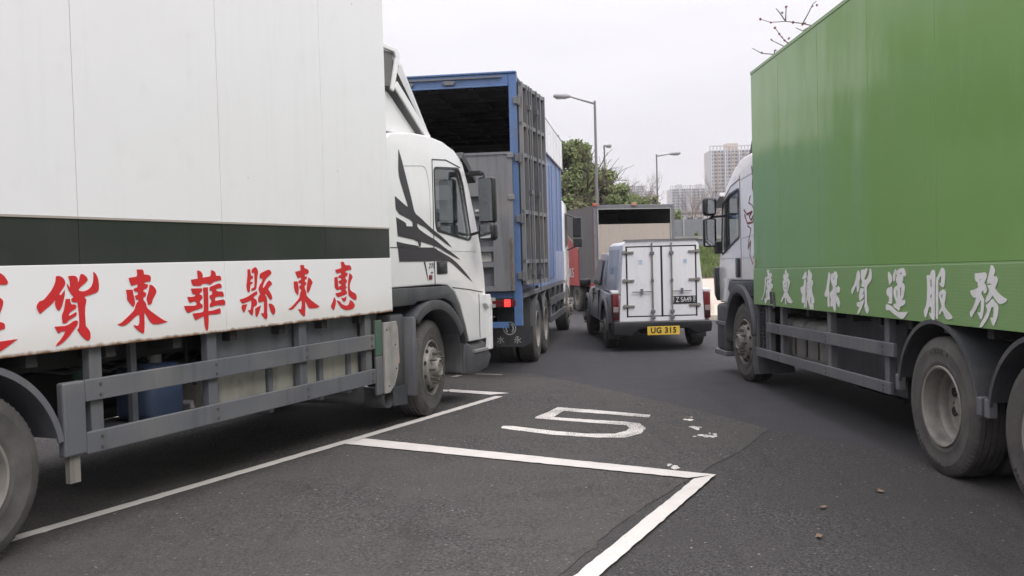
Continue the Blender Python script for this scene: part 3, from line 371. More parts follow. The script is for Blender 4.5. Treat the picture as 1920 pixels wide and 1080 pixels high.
FIVE=[(0.478,10.505),(0.851,10.258),(1.423,9.833),(1.381,9.675),(0.833,10.041),(0.528,10.237),(0.401,9.857),(0.797,9.633),(1.1,9.482),(1.241,9.358),(1.264,9.086),(1.177,8.811),(1.02,8.648),(0.755,8.674),(0.351,8.874),(-0.073,9.224),(-0.144,9.295),(-0.13,9.416),(-0.029,9.4),(0.36,9.078),(0.668,8.884),(0.939,8.845),(1.06,8.976),(1.109,9.109),(1.096,9.268),(0.824,9.422),(0.387,9.697),(0.201,9.82),(0.22,9.914),(0.335,10.151)]
PATCH=[(0.239,13.702),(1.163,11.893),(1.775,10.52),(2.328,9.168),(2.408,8.917),(1.919,7.943),(1.474,7.148)]
PATCH2=[(1.166,6.796),(0.763,6.095),(0.466,5.522),(0.237,4.993)]
VLINE=[(1.512,7.078),(1.319,6.957),(0.313,4.944),(0.434,4.935)]
FLINE=[(-1.454,8.929),(1.512,7.078),(1.285,6.996),(-1.593,8.692)]
LLINE=[(-3.197,5.984),(-1.601,8.819),(-0.089,11.658)]
SLINE=[(-0.849,12.178),(-0.066,11.692),(-0.3,11.584),(-0.833,11.933)]
UNDER=[(-5.141,10.098),(-4.583,10.689)]
FAR1=[(-0.909,13.943),(-0.174,13.594)]
FAR2=[(-0.878,13.439),(-0.449,14.585)]
SPOTS=[(1.776,9.533),(1.765,8.565),(1.83,8.534),(1.212,7.401),(1.747,8.675),(1.752,9.014),(1.769,9.582),(1.409,10.552),(2.247,6.493),(1.766,5.478),(3.068,10.456),(2.515,6.464)]

# ---------------- ground, road, markings ----------------
def sheet(name, poly, z, mat, parent=None, kind='structure', sub=0, th=0):
    mb = MB(); tri = tessellate_polygon([[Vector((p[0], p[1], 0)) for p in poly]])
    mb.add([(x, y, z) for x, y in poly], [tuple(t) for t in tri]); me = mb.mesh(name, mat)
    for p in me.polygons:
        if p.normal.z < 0: p.flip()
    o = link(name, me, parent)
    if kind: o['kind'] = kind
    return o
def rough_edge(poly, amp=.02, step=.09, seed=3):
    rd = random.Random(seed); out = []
    for i in range(len(poly)):
        a, b = Vector((*poly[i], 0)), Vector((*poly[(i+1) % len(poly)], 0)); n = max(1, int((b-a).length/step))
        d = (b-a).normalized() if (b-a).length > 0 else Vector((1, 0, 0)); q = Vector((-d.y, d.x, 0))
        for k in range(n):
            p = a+(b-a)*(k/n)+q*(rd.gauss(0, amp) if k else 0); out.append((p.x, p.y))
    return out
sheet('ground', [(-700, -250), (700, -250), (700, 1000), (-700, 1000)], -.06, 'earth')
sheet('road', [(-60, -40), (60, -40), (60, 58), (-60, 58)], 0., 'asphalt')
g = M['asphalt'].node_tree
old = [(-60, 13.9), (-2.5, 14.9)] + PATCH[:6] + [(1.6, 7.5)] + [(1.33, 7.05)] + PATCH2 + [(-.6, 3.4), (-3.5, -1.5), (-6, -6), (-60, -6)]
sheet('coarse_asphalt', rough_edge([(-60, 13.95), (-2.5, 14.95)] + PATCH[:5] + [(2.75, 8.35), (3.4, 7.5), (5.5, 6.2), (14, 4.5), (60, 4), (60, -40), (-60, -40)], .012, .09), .004, 'asphalt_coarse')
sheet('old_asphalt_patch', rough_edge(old, .012, .11), .008, 'asphalt_old')
def linemark(name, a, b, w, mat='road_marking', z=.0125, amp=.0025):
    a = Vector(a); b = Vector(b); d = (b-a).normalized(); q = Vector((-d.y, d.x))*w/2
    return sheet(name, rough_edge([tuple(a+q), tuple(a-q), tuple(b-q), tuple(b+q)], amp, .06), z, mat)
L1, L2, L3 = LLINE
dl = (Vector(L3)-Vector(L2)).normalized()
linemark('parking_bay_line', tuple(Vector(L1)-dl*4), tuple(Vector(L2)+dl*.05), .11, 'road_marking')
linemark('parking_bay_line', tuple(Vector(L2)+dl*.05), tuple(Vector(L3)-dl*.22), .11, 'road_marking')
sheet('parking_bay_line', rough_edge(FLINE, .003, .07), .0165, 'road_marking')
v0, v1, v2, v3 = [Vector(p) for p in VLINE]; e0 = (v2-v1).normalized(); 
sheet('parking_bay_line', rough_edge([tuple(v0), tuple(v1), tuple(v1+e0*6.5), tuple(v0+e0*6.5)], .003, .07), .0205, 'road_marking')
sheet('parking_bay_line', rough_edge(SLINE, .003, .07), .0165, 'road_marking')
sl2 = [Vector(p) for p in SLINE]
dd = (sl2[0]-sl2[1]).normalized(); linemark('parking_bay_line', tuple((sl2[0]+sl2[3])/2), tuple((sl2[0]+sl2[3])/2+dd*2.0), .13)
sheet('bay_number_five', rough_edge(FIVE, .003, .05), .0125, 'worn_marking')
linemark('parking_bay_line', FAR1[0], FAR1[1], .10, 'dim_marking'); linemark('parking_bay_line', FAR2[0], FAR2[1], .10, 'dim_marking', .0165)
u1, u2 = Vector(UNDER[0]), Vector(UNDER[1]); ud = (u2-u1).normalized()
linemark('parking_bay_line', tuple(u1-ud*1.5), tuple(u2+ud*1.5), .11, 'road_marking')
# paint splashes, dry leaves
for i, p in enumerate(SPOTS[:6]):
    for k in range(4):
        r_ = random.uniform(.012, .04); cx, cy = p[0]+random.gauss(0, .045), p[1]+random.gauss(0, .09)
        o = sheet('paint_splash', [(cx+r_*cos(a*.7)*random.uniform(.5, 1.4), cy+r_*1.5*sin(a*.7)*random.uniform(.5, 1.4)) for a in range(9)], .0125+.0004*k, 'worn_marking')
lv = [(SPOTS[6], 'on the road in front of the green truck'), (SPOTS[7], 'in the empty bay beside the white truck'), (SPOTS[9], 'at the lower right corner of the road'), (SPOTS[11], 'between the bay corner and the green truck rear wheel'), ((2.0, 6.1), 'just outside the bay corner line')]
for i, ((x, y), w) in enumerate(lv):
    a = random.uniform(0, 6); mb = MB(); vs = []; n = 9
    for k in range(n):
        b = 2*pi*k/n; r_ = .035*(1 if k % 2 else .6); vs.append((r_*cos(b)*1.5, r_*sin(b)*.7, .006+.012*random.random()))
    mb.add(vs+[(0, 0, .004)], [(k, (k+1) % n, n) for k in range(n)])
    o = mb.build('dry_leaf', 'leaf_dry'); o.location = (x, y, .008); o.rotation_euler = (0, 0, a)
    tag(o, 'small curled dry leaf lying '+w, 'leaf', 'dry leaves on the asphalt')

# ---------------- wheels ----------------
def tyre_profile(k=1., w=.285):
    h = w/2
    raw = [(.292, .03), (.305, .012), (.33, .006), (.345, .0035), (.35, .006), (.40, -.004), (.445, -.006), (.45, -.002), (.475, .0), (.480, .004), (.505, .012), (.520, .03), (.525, .045)]
    p = [(r*k, y) for r, y in raw]
    for a in (.075, .12, .165, .21):
        p += [(.526*k, a-.006), (.514*k, a-.005), (.514*k, a+.005), (.526*k, a+.006)]
    p += [(.525*k, w-.045), (.505*k, w-.012), (.445*k, w+.006), (.35*k, w-.003), (.305*k, w-.012), (.292*k, w-.03)]
    return p
def ring_nuts(mb, n, r, y0, y1, s_, ph=0.):
    for i in range(n):
        a = 2*pi*(i+ph)/n; mb.tube([(r*cos(a), y0, r*sin(a)), (r*cos(a), y1, r*sin(a))], s_, 6)
def wheel_meshes(kind, k=1.):
    d = {}
    t = MB(); t.lathe(tyre_profile(k), n=72, closed=True)
    # raised sidewall blocks
    for i in range(72):
        a = 2*pi*i/72; r1, r2 = .498*k, .522*k
        t.tube([(r1*cos(a), .012, r1*sin(a)), (r2*cos(a), .034, r2*sin(a))], .006, 4)
    d['tyre'] = t.mesh('tyre', 'tyre', smooth=True)
    if kind == 'front':
        p = [(.300, .022), (.306, .008), (.300, .0), (.288, .004), (.280, .03), (.276, .085), (.262, .105), (.250, .085), (.235, .02), (.215, -.018), (.150, -.028), (.118, -.03), (.112, -.05), (.108, -.085), (.098, -.096), (.085, -.096), (.082, -.085), (.0, -.083)]
        ny, hole, hy = (-.026, -.075), .238, .012
    else:
        p = [(.300, .022), (.306, .008), (.300, .0), (.286, .004), (.278, .03), (.272, .12), (.258, .135), (.250, .16), (.245, .19), (.225, .205), (.12, .212), (.08, .20), (.074, .155), (.064, .145), (.04, .143), (.0, .143)]
        ny, hole, hy = (.214, .19), .196, .208
    rm = MB(); rm.lathe([(r*k, y) for r, y in p], n=64); rm.lathe([(.292*k, .262), (.28*k, .2), (.27*k, .12)], n=48)
    d['rim'] = rm.mesh('rim', 'rim_grey', smooth=True, recalc=False)
    hb = MB(); ring_nuts(hb, 10, (.167 if kind == 'front' else .135)*k, ny[0], ny[1], .017 if kind == 'front' else .013); ring_nuts(hb, 10, (.167 if kind == 'front' else .135)*k, ny[0], ny[1]-.022, .009 if kind == 'front' else .006)
    if kind == 'front': ring_nuts(hb, 8, .088*k, -.09, -.105, .009, .5)
    HUBK = 'stuff'
    d['hub'] = hb.mesh('hub', 'nut_steel', smooth=True)
    hh = MB()
    for i in range(10 if kind == 'front' else 8):
        a = 2*pi*(i+.5)/(10 if kind == 'front' else 8)
        s_ = .021 if kind == 'front' else .036
        c0 = Vector((hole*k*cos(a), hy, hole*k*sin(a))); rd = Vector((cos(a), 0, sin(a)))
        nrm = Vector((rd.x*.45, -1, rd.z*.45)).normalized() if kind == 'front' else Vector((0, -1, 0))
        hh.tube([c0+nrm*.0, c0+nrm*(.010 if kind == 'front' else .010)], s_, 14)
    d['hand_hole_disc'] = hh.mesh('hand_hole_disc', 'hand_hole_shade')  # dark discs on the rim; shade of open holes put into colour
    return d
def tyre_text(s_, r, size, a0, da, top=True):
    mb = MB()
    for i, ch in enumerate(s_):
        cu = bpy.data.curves.new('t', 'FONT'); cu.body = ch; cu.size = size; cu.extrude = .001; cu.align_x = 'CENTER'; cu.offset = .0015
        t = bpy.data.objects.new('t', cu); C.objects.link(t); bpy.context.view_layer.update()
        me = bpy.data.meshes.new_from_object(t.evaluated_get(bpy.context.evaluated_depsgraph_get())); bpy.data.objects.remove(t, do_unlink=True)
        a = R(a0-da*i) if top else R(a0+da*i); sg = 1 if top else -1
        rad = Vector((cos(a), 0, sin(a))); tan = Vector((sin(a), 0, -cos(a)))*sg
        mb.add([rad*(r+sg*v.co.y)+tan*v.co.x+Vector((0, -.008-v.co.z, 0)) for v in me.vertices], [tuple(p.vertices) for p in me.polygons])
    return mb
WM = {'front': wheel_meshes('front'), 'dual': wheel_meshes('dual')}
def wheel(parent, kind, s_, y, z, left=False, k=1., steer=0.):
    """left: the outer face looks towards +y"""
    w = empty('wheel', (s_, y, z), (pi if left else 0)+R(steer)); w.parent = parent; w.scale = (k, k, k)
    m = WM[kind]
    for nme in ('tyre', 'rim', 'hub', 'hand_hole_disc'):
        o = link(nme, m[nme], w)
        if nme in ('hub', 'hand_hole_disc'): o['kind'] = 'stuff'
    if kind == 'dual': link('tyre', m['tyre'], w, (0, .33, 0))
    return w
def truck_frame(root, x0, x1, fn, rails=(.45, .95), z=(.72, .98), mat='chassis'):
    mb = MB()
    for t in (.82, 1.60): mb.box(x0, x1, t, t+.08, z[0], z[1])
    x = x0+.3
    while x < x1: mb.box(x, x+.08, .9, 1.6, z[0]+.05, z[1]-.05); x += .9
    return mb.build('chassis', mat, root, fn=fn)
def axle(root, s_, z, fn):
    mb = MB(); mb.tube([(s_, .3, z), (s_, 2.2, z)], .07, 10); mb.lathe([(.02, -.2), (.16, -.12), (.2, 0), (.16, .12), (.02, .2)], (s_, 1.25, z), 16)
    for t in (.78, 1.66): mb.box(s_-.5, s_+.5, t, t+.09, z+.1, z+.18)
    return mb.build('axle', 'chassis', root, fn=fn, smooth=True)

# ================= WHITE TRUCK (seen on its right-hand side) =================
hd = R(24)
def frame_root(name, p, nrm, heading):
    r_ = empty(name, (p[0]-nrm[0]*1.25, p[1]-nrm[1]*1.25, 0), pi/2-heading); return r_
WT = frame_root('box_truck', (-.8426, 10.1517), (cos(hd), -sin(hd)), hd)
tag(WT, 'white box truck with a dark stripe and red painted Chinese characters on its side', 'truck', 'trucks parked in the lorry park')
fL = lambda s_, t, z: (s_, t-1.25, z)
BR = -9.4; BF = -.885
b = MB(); b.box(BR, BF, .022, 2.478, 1.20, 4.62); b.build('cargo_body', 'white_panel', WT, fn=fL)
seams = [BR, -8.6, -7.27, -5.95, -4.62, -3.30, -1.97, BF]
for i in range(len(seams)-1):
    b = MB(); b.box(seams[i]+.002, seams[i+1]-.002, .0, .0195, 2.033, 4.60); b.build('side_panel', 'white_panel', WT, fn=fL, bevel=.003, seg=1)
    b = MB(); b.box(seams[i]+.002, seams[i+1]-.002, .003, .0195, 1.735, 2.020); b.build('stripe_panel', 'dark_stripe', WT, fn=fL)
b = MB(); b.box(BR, BF, -.006, .0195, 2.021, 2.032); b.box(BR, BF, -.004, .0195, 4.601, 4.66); b.build('side_trim', 'plywood', WT, fn=fL)
ex = [BR, -5.95, -3.3, BF]
for i in range(3):
    b = MB(); b.box(ex[i]+.0015, ex[i+1]-.0015, -.010, .0195, 1.2, 1.734); b.build('letter_board', 'letter_board', WT, fn=fL, bevel=.003, seg=1)
for k in ('move', 'goods', 'east', 'flower', 'county', 'east2', 'grace'):
    glyph('painted_character', globals()['RED_'+k], -.0125, -.0145, 'red_letter', WT, fL)
b = MB(); b.box(BF-.06, BF+.02, .0, 2.5, 1.2, 1.28); b.build('front_sill', 'steel_grey', WT, fn=fL)
# far side guards and flat underfloor
b = MB(); b.box(BR, BF, .3, 2.3, 1.06, 1.19)
for i in range(14): b.box(BR+.2+i*.6, BR+.28+i*.6, .05, 2.45, 1.12, 1.199)
b.build('floor_bearer', 'chassis', WT, fn=fL)
truck_frame(WT, -9.2, 1.2, fL)
# side guard
b = MB(); b.box(-4.62, -1.21, .0, .035, .86, 1.0); b.build('guard_rail', 'guard_grey', WT, fn=fL, bevel=.006)
b = MB(); b.box(-4.62, -1.21, .0, .035, .525, .665); b.build('guard_rail', 'guard_grey', WT, fn=fL, bevel=.006)
b = MB(); b.box(-4.79, -4.621, -.002, .06, .535, 1.0); b.build('guard_end_post', 'guard_grey', WT, fn=fL, bevel=.012)
b = MB(); b.box(-4.735, -4.655, .03, .07, .36, .534); b.build('guard_foot', 'rim_grey', WT, fn=fL)
for x in (-4.50, -3.42, -2.3, -1.27):
    b = MB(); b.box(x-.05, x+.05, .036, .10, .53, 1.199); b.build('guard_upright', 'guard_grey', WT, fn=fL, bevel=.005)
# boxes and tanks under the floor
b = MB(); b.box(-3.35, -1.32, .13, .16, .955, 1.199); b.box(-1.30, -.95, .14, .17, .955, 1.199); b.box(-1.29, -1.2, .16, .22, .45, .95); b.build('underfloor_panel', 'steel_grey', WT, fn=fL, bevel=.004)
for x0, x1 in ((-3.25, -2.68), (-2.62, -1.98), (-1.90, -1.52), (-1.47, -1.30)):
    b = MB(); b.box(x0, x1, .13, .80, .50, .95); b.build('storage_tank', 'tank_cream', WT, fn=fL, bevel=.03, seg=3, smooth=True)
b = MB()
for x in (-2.65, -1.94, -1.495): b.box(x-.028, x+.028, .115, .82, .47, .954)
b.build('tank_strap', 'steel_grey', WT, fn=fL)
b = MB(); b.box(-3.86, -3.50, .22, .60, .58, 1.0); b.build('water_can', 'blue_can', WT, fn=fL, bevel=.07, seg=3, smooth=True)
wc = MB(); wc.tube([(-3.68, .35, .99), (-3.68, .35, 1.06)], .05, 12); wc.tube([(-3.52, .24, .68), (-3.50, .18, .68), (-3.50, .18, .64)], .022, 8); wc.build('can_cap', 'tank_grey', WT, fn=fL)
b = MB(); b.box(-4.05, -3.42, .20, .75, .53, .575); b.box(-4.05, -4.0, .20, .24, .58, 1.19); b.build('can_shelf', 'steel_grey', WT, fn=fL)
b = MB(); b.tube([(-4.24, .5, 1.2), (-4.24, .5, .98), (-4.20, .55, .86)], .055, 12); b.build('drain_tube', 'green_plate', WT, fn=fL, smooth=True)
b = MB(); b.tube([(-4.2, 1.05, .86), (-3.3, 1.05, .86)], .14, 16); b.tube([(-2.9, 1.2, .62), (-1.4, 1.2, .62)], .17, 16); b.build('air_tank', 'chassis', WT, fn=fL, smooth=True)
for x in (-3.6, -2.3): b = MB(); b.box(x-.05, x+.05, 2.40, 2.464, .45, 1.199); b.build('guard_upright', 'guard_grey', WT, fn=fL)
for z in (.525, .86): b = MB(); b.box(-4.62, -.4, 2.465, 2.5, z, z+.14); b.build('guard_rail', 'guard_grey', WT, fn=fL)
b = MB(); b.box(-3.9, -.6, 1.75, 2.38, .38, 1.0); b.build('far_side_light_block', 'chassis', WT, fn=fL)  # unseen box, added with the far rails to block light underneath
b = MB(); b.tube([(-5.0, 1.25, .55), (-.3, 1.25, .55)], .05, 10); b.build('drive_shaft', 'chassis', WT, fn=fL)
b = MB()
for k in range(4): b.tube([(-4.9+.3*k, .34+.03*k, 1.1), (-4.5+.35*k, .30, 1.02-.03*k), (-4.0+.3*k, .36, 1.09)], .012, 6)
b.tube([(-3.35, .28, .80), (-3.45, .25, .9), (-3.42, .3, 1.15)], .016, 6); b.tube([(-1.32, .12, 1.15), (-1.31, .10, .98), (-1.27, .13, .9)], .010, 6)
b.build('air_hose', 'plastic_black', WT, fn=fL, smooth=True)
for x in (-4.50, -3.42, -2.3, -1.27):
    for z in (.56, .63, .895, .965):
        q = MB(); q.tube([(x, -.008, z), (x, .002, z)], .011, 6); q.build('bolt', 'nut_steel', WT, fn=fL)
# plate pair, exhaust and front guard behind the cab
b = MB(); b.box(-1.165, -1.05, .02, .05, .78, 1.13); b.build('green_guard_plate', 'green_plate', WT, fn=fL, bevel=.008)
b = MB(); b.box(-1.165, -1.05, .02, .05, .40, .777); b.build('grey_guard_plate', 'guard_grey', WT, fn=fL, bevel=.008)
pl = [(-1.04, .40), (-1.04, 1.10), (-.80, 1.10), (-.775, 1.02), (-.765, .75), (-.80, .58), (-.87, .46), (-.96, .40)]
b = MB(); b.prism(pl, .0, .03, 'xz', [[(x-.015, z), (x, z+.018), (x+.015, z), (x, z-.018)] for x, z in ((-.99, 1.02), (-.83, .86), (-.83, .62), (-.97, .46))]); b.build('perforated_plate', 'perforated', WT, fn=fL, bevel=.004, seg=1)
b = MB(); b.lathe([(.088, .25), (.088, .0), (.098, .0), (.098, .3)], (-.94, .03, .34), 28)
b.tube([(-.94, .3, .34), (-1.3, .5, .42), (-1.6, .8, .45)], .087, 14); b.build('exhaust_pipe', 'plastic_dark', WT, fn=fL, smooth=True)
b = MB(); b.box(-.80, -.53, .07, .40, .42, 1.16); b.build('mudguard_box', 'plastic_dark', WT, fn=fL, bevel=.03, seg=2, smooth=True)
b = MB(); b.prism([(-.80, .24), (-.53, .22), (-.53, .43), (-.80, .43)], .06, .09, 'xz'); b.build('mud_flap', 'plastic_dark', WT, fn=fL)
b = MB(); b.box(-.525, -.455, -.03, .44, .30, 1.12); b.build('mudguard_flange', 'guard_grey', WT, fn=fL, bevel=.02, smooth=True)
b = MB(); b.box(-.74, -.66, .055, .075, .655, .735); b.build('side_marker_lamp', 'orange_lens', WT, fn=fL, bevel=.012)
# wheels
wheel(WT, 'front', .08, -1.25+.095, .525, steer=11); wheel(WT, 'front', 0., 1.18, .525, True, steer=11)
for x in (-5.45, -6.78):
    wheel(WT, 'dual', x, -1.25+.035, .525); wheel(WT, 'dual', x, 1.215, .525, True); axle(WT, x, .525, fL)
axle(WT, 0, .48, fL)
b = MB(); b.arc(-5.45, .53, .64, .665, 12, 105, .01, .62, 22); b.arc(-5.45, .53, .625, .665, 10, 106, -.005, .012, 22); b.build('wheel_fender', 'guard_grey', WT, fn=fL, smooth=True)
b = MB(); b.arc(-6.78, .53, .64, .665, 75, 170, .01, .62, 22); b.build('wheel_fender', 'guard_grey', WT, fn=fL, smooth=True)
# ---- cab
prof = [(-.84, 1.43), (-.84, 2.93), (-.72, 3.0), (-.3, 3.045), (.05, 3.05), (.38, 3.02), (.66, 2.95), (.86, 2.83), (1.0, 2.58), (1.16, 2.2), (1.29, 1.85), (1.37, 1.5), (1.40, 1.2), (1.40, .76), (1.36, .73), (.92, .73), (.86, .86), (.72, 1.17), (.58, 1.33), (.40, 1.415), (.2, 1.43)]
def cab_shell(root, prof, t0, t1, mat, fn, wins, screen, cav, bevel=.09, name='cab'):
    b = MB(); b.prism(prof, t0, t1, 'xz'); o = b.build(name, mat, root, fn=fn, bevel=bevel, seg=4, smooth=True)
    cs = []
    c = MB(); c.prism(cav, t0+.08, t1-.08, 'xz'); cs.append(c.build('cutter', mat, root, fn=fn))
    for w in wins:
        c = MB(); c.prism(w, t0-.3, t1+.3, 'xz'); cs.append(c.build('cutter', mat, root, fn=fn))
    if screen:
        c = MB(); c.box(*screen); cs.append(c.build('cutter', mat, root, fn=fn))
    return cut(o, cs)
def rounded(poly, r_=.05, n=4):
    out = []
    k = len(poly)
    for i in range(k):
        p = Vector(poly[i]); a = (Vector(poly[i-1])-p); c = (Vector(poly[(i+1) % k])-p)
        ra = min(r_, a.length*.45, c.length*.45); a.normalize(); c.normalize()
        for j in range(n+1):
            u = j/n; q = (p+a*ra)*(1-u)**2+p*2*u*(1-u)+(p+c*ra)*u*u; out.append((q.x, q.y))
    return out
winL = rounded([(.175, 2.70), (.74, 2.735), (.84, 2.55), (1.01, 1.97), (.96, 1.94), (.21, 2.04), (.175, 2.12)], .05)
cavL = [(-.76, 1.5), (-.76, 2.88), (.3, 2.94), (.78, 2.78), (1.05, 2.3), (1.27, 1.65), (1.28, 1.5)]
cab_shell(WT, prof, .05, 2.45, 'white_cab', fL, [winL], (.85, 1.6, .25, 2.25, 1.95, 2.72), cavL)
win_in = rounded([(.155, 2.725), (.76, 2.76), (.87, 2.56), (1.04, 1.95), (.97, 1.915), (.19, 2.015), (.155, 2.1)], .06)
for t in (.043, 2.437):
    b = MB(); b.prism(win_in, t, t+.02, 'xz', [winL]); b.build('window_seal', 'plastic_black', WT, fn=fL)
    b = MB(); b.prism(winL, t+.025, t+.03, 'xz'); b.build('side_window', 'glass', WT, fn=fL)
b = MB(); b.add([(1.245, .25, 1.95), (1.245, 2.25, 1.95), (.93, 2.25, 2.72), (.93, .25, 2.72)], [(0, 1, 2, 3)]); b.build('windscreen', 'glass', WT, fn=fL)
b = MB(); b.box(1.402, 1.42, .35, 2.15, 1.0, 1.55)
for i in range(5): b.box(1.42, 1.435, .35, 2.15, 1.05+i*.1, 1.1+i*.1)
b.build('grille', 'plastic_black', WT, fn=fL)
b = MB(); b.box(.93, 1.5, .06, 2.44, .40, .72); b.build('bumper', 'plastic_dark', WT, fn=fL, bevel=.12, seg=4, smooth=True)
# door and locker shut lines as thin dark gaskets, pressed lines, handle
def strokes(name, lines, w, t0, t1, mat, root, fn):
    b = MB()
    for ln in lines:
        for (x0, z0), (x1, z1) in zip(ln, ln[1:]):
            d = Vector((x1-x0, z1-z0)).normalized(); q = Vector((-d.y, d.x))*w/2
            b.prism([(x0+q.x, z0+q.y), (x0-q.x, z0-q.y), (x1-q.x, z1-q.y), (x1+q.x, z1+q.y)], t0, t1, 'xz')
    return b.build(name, mat, root, fn=fn)
strokes('door_seam', [[(.115, 1.435), (.115, 1.9), (.125, 2.45), (.125, 2.80)], [(.125, 2.80), (.45, 2.82), (.80, 2.76)]], .012, .046, .06, 'plastic_black', WT, fL)
strokes('locker_seam', [[(-.80, 1.84), (.108, 1.835)]], .008, .0465, .06, 'plastic_black', WT, fL)
strokes('panel_crease', [rounded([(-.55, 2.68), (-.02, 2.72), (.05, 2.5), (.06, 2.05), (-.1, 2.0)], .09)[2:-6], [(.10, 1.80), (.5, 1.80), (1.15, 1.79)]], .006, .047, .06, 'canopy_grey', WT, fL)  # creases drawn as grey strips, their shade put into the colour
strokes('fender_seam', [[(.52, 1.385), (.9, 1.35), (1.30, 1.30)], [(1.20, 1.28), (1.20, .76)]], .010, .0465, .06, 'plastic_black', WT, fL)
glyph('black_swoosh', SWOOSH, .046, .0437, 'black_decal', WT, fL)
glyph('red_badge', BADGE, .046, .0425, 'dark_red', WT, fL)
text('model_number', '270', .075, 'black_decal', WT, (.035, -1.2075, 1.64), (R(90), 0, 0), .001, 1.2, .3)
text('engine_badge', 'intl', .035, 'black_decal', WT, (.04, -1.2075, 1.568), (R(90), 0, 0), .001, 1.2, .3)
b = MB(); b.box(.165, .40, .036, .06, 1.545, 1.69); b.build('door_handle', 'plastic_black', WT, fn=fL, bevel=.02, seg=3, smooth=True)
hnd = MB(); hnd.box(.19, .38, .028, .04, 1.62, 1.665); hnd.build('handle_grip', 'plastic_dark', WT, fn=fL, bevel=.008)
b = MB(); b.prism([(-.83, 1.24), (-.83, 1.425), (.35, 1.41), (.5, 1.36), (.66, 1.18), (.80, .93), (.86, .74), (.80, .72), (.74, .86), (.6, 1.08), (.45, 1.22), (.30, 1.27), (-.3, 1.27), (-.38, 1.24)], .030, .30, 'xz'); b.build('arch_band', 'plastic_dark', WT, fn=fL, bevel=.012, smooth=True)
b = MB(); b.arc(.02, .53, .635, .74, 28, 128, -.01, .42, 22); b.arc(.02, .53, .625, .645, -12, 30, .02, .42, 10); b.build('front_fender', 'plastic_dark', WT, fn=fL, bevel=.01, smooth=True)
b = MB(); b.arc(.02, .53, .60, .63, 0, 180, .45, 1.0, 20); b.build('wheel_well', 'chassis', WT, fn=fL, smooth=True)
b = MB(); b.prism([(.74, .36), (.80, .74), (.95, .70), (1.0, .60), (1.42, .60), (1.50, .52), (1.40, .38), (1.1, .33)], .04, .50, 'xz'); b.build('cab_step', 'plastic_dark', WT, fn=fL, bevel=.03, seg=3, smooth=True)
b = MB(); b.box(1.02, 1.38, .02, .10, .59, .625); b.build('step_tread', 'galvanised', WT, fn=fL, bevel=.006)
# open corner panel of the front bumper standing out
b = MB(); b.prism([(1.36, .60), (1.46, .60), (1.47, 1.16), (1.42, 1.27), (1.30, 1.27), (1.30, 1.16), (1.38, 1.1), (1.38, .75)], .0, .06, 'xz', [[(1.40, .98), (1.43, .98), (1.43, 1.14), (1.40, 1.14)]]); b.build('bumper_corner_bracket', 'white_cab', WT, fn=fL, bevel=.008)
b = MB(); b.box(1.44, 1.52, -.02, .05, 1.10, 1.14); b.box(1.44, 1.52, -.02, .05, 1.18, 1.22); b.build('hinge', 'galvanised', WT, fn=fL)
# interior
b = MB(); b.box(-.35, .15, .25, .85, 1.55, 1.95); b.box(-.45, -.25, .25, .85, 1.9, 2.45); b.box(-.42, -.28, .42, .68, 2.45, 2.65)
b.box(-.35, .15, 1.6, 2.25, 1.55, 1.95); b.box(-.45, -.25, 1.6, 2.25, 1.9, 2.45); b.build('seat', 'seat_cloth', WT, fn=fL, bevel=.05, seg=3, smooth=True)
b = MB(); b.box(.82, 1.22, .15, 2.35, 1.5, 1.93); b.build('dashboard', 'interior_dark', WT, fn=fL, bevel=.05, smooth=True)
b = MB(); b.lathe([(.20, .0), (.22, .02), (.20, .04), (.18, .02)], (0, 0, 0), 28, 'z', True); b.box(-.2, .2, -.02, .02, .0, .02)
sw = b.build('steering_wheel', 'plastic_black', WT, smooth=True); sw.location = (.66, -1.25+.62, 2.03); sw.rotation_euler = (0, R(-35), 0)
b = MB(); b.box(.45, .62, .3, .42, 1.95, 2.02); b.build('curtain', 'curtain_blue', WT, fn=fL)
# visor, mirrors
b = MB(); b.prism([(.80, 2.86), (.86, 2.95), (1.20, 2.66), (1.16, 2.60)], .03, 2.47, 'xz'); b.build('sun_visor', 'plastic_black', WT, fn=fL, bevel=.015)
def mirror_set(root, fn, s_, ta, tb, z0, z1, sz0, sz1, arm, name='mirror'):
    m = MB(); m.box(s_, s_+.10, ta, tb, z0, z1); o = m.build('mirror', 'plastic_black', root, fn=fn, bevel=.035, seg=3, smooth=True)
    g_ = MB(); g_.box(s_-.004, s_-.001, ta+.018, tb-.018, z0+.02, z1-.02); g_.build('mirror_glass', 'mirror_glass', o, fn=fn)
    m2 = MB(); m2.box(s_-.03, s_+.12, ta+.0, tb-.0, sz0, sz1); o2 = m2.build('mirror', 'plastic_black', root, fn=fn, bevel=.05, seg=3, smooth=True)
    g2 = MB(); g2.box(s_-.037, s_-.032, ta+.04, tb-.04, sz0+.03, sz1-.03); g2.build('mirror_glass', 'mirror_glass', o2, fn=fn)
    a = MB(); [a.tube(p, .018, 8) for p in arm]; a.build('mirror_arm', 'plastic_black', root, fn=fn, smooth=True)
mirror_set(WT, fL, .96, -.30, -.085, 2.12, 2.655, 1.91, 2.13, [[(1.0, -.17, 2.60), (1.0, -.15, 2.70), (.95, .06, 2.70)], [(1.0, -.17, 2.15), (1.0, -.1, 2.02), (1.02, .08, 1.98)]])
b = MB(); b.box(.93, 1.03, -.14, .02, 2.675, 2.735); b.build('mirror_arm_cover', 'plastic_black', WT, fn=fL, bevel=.012)
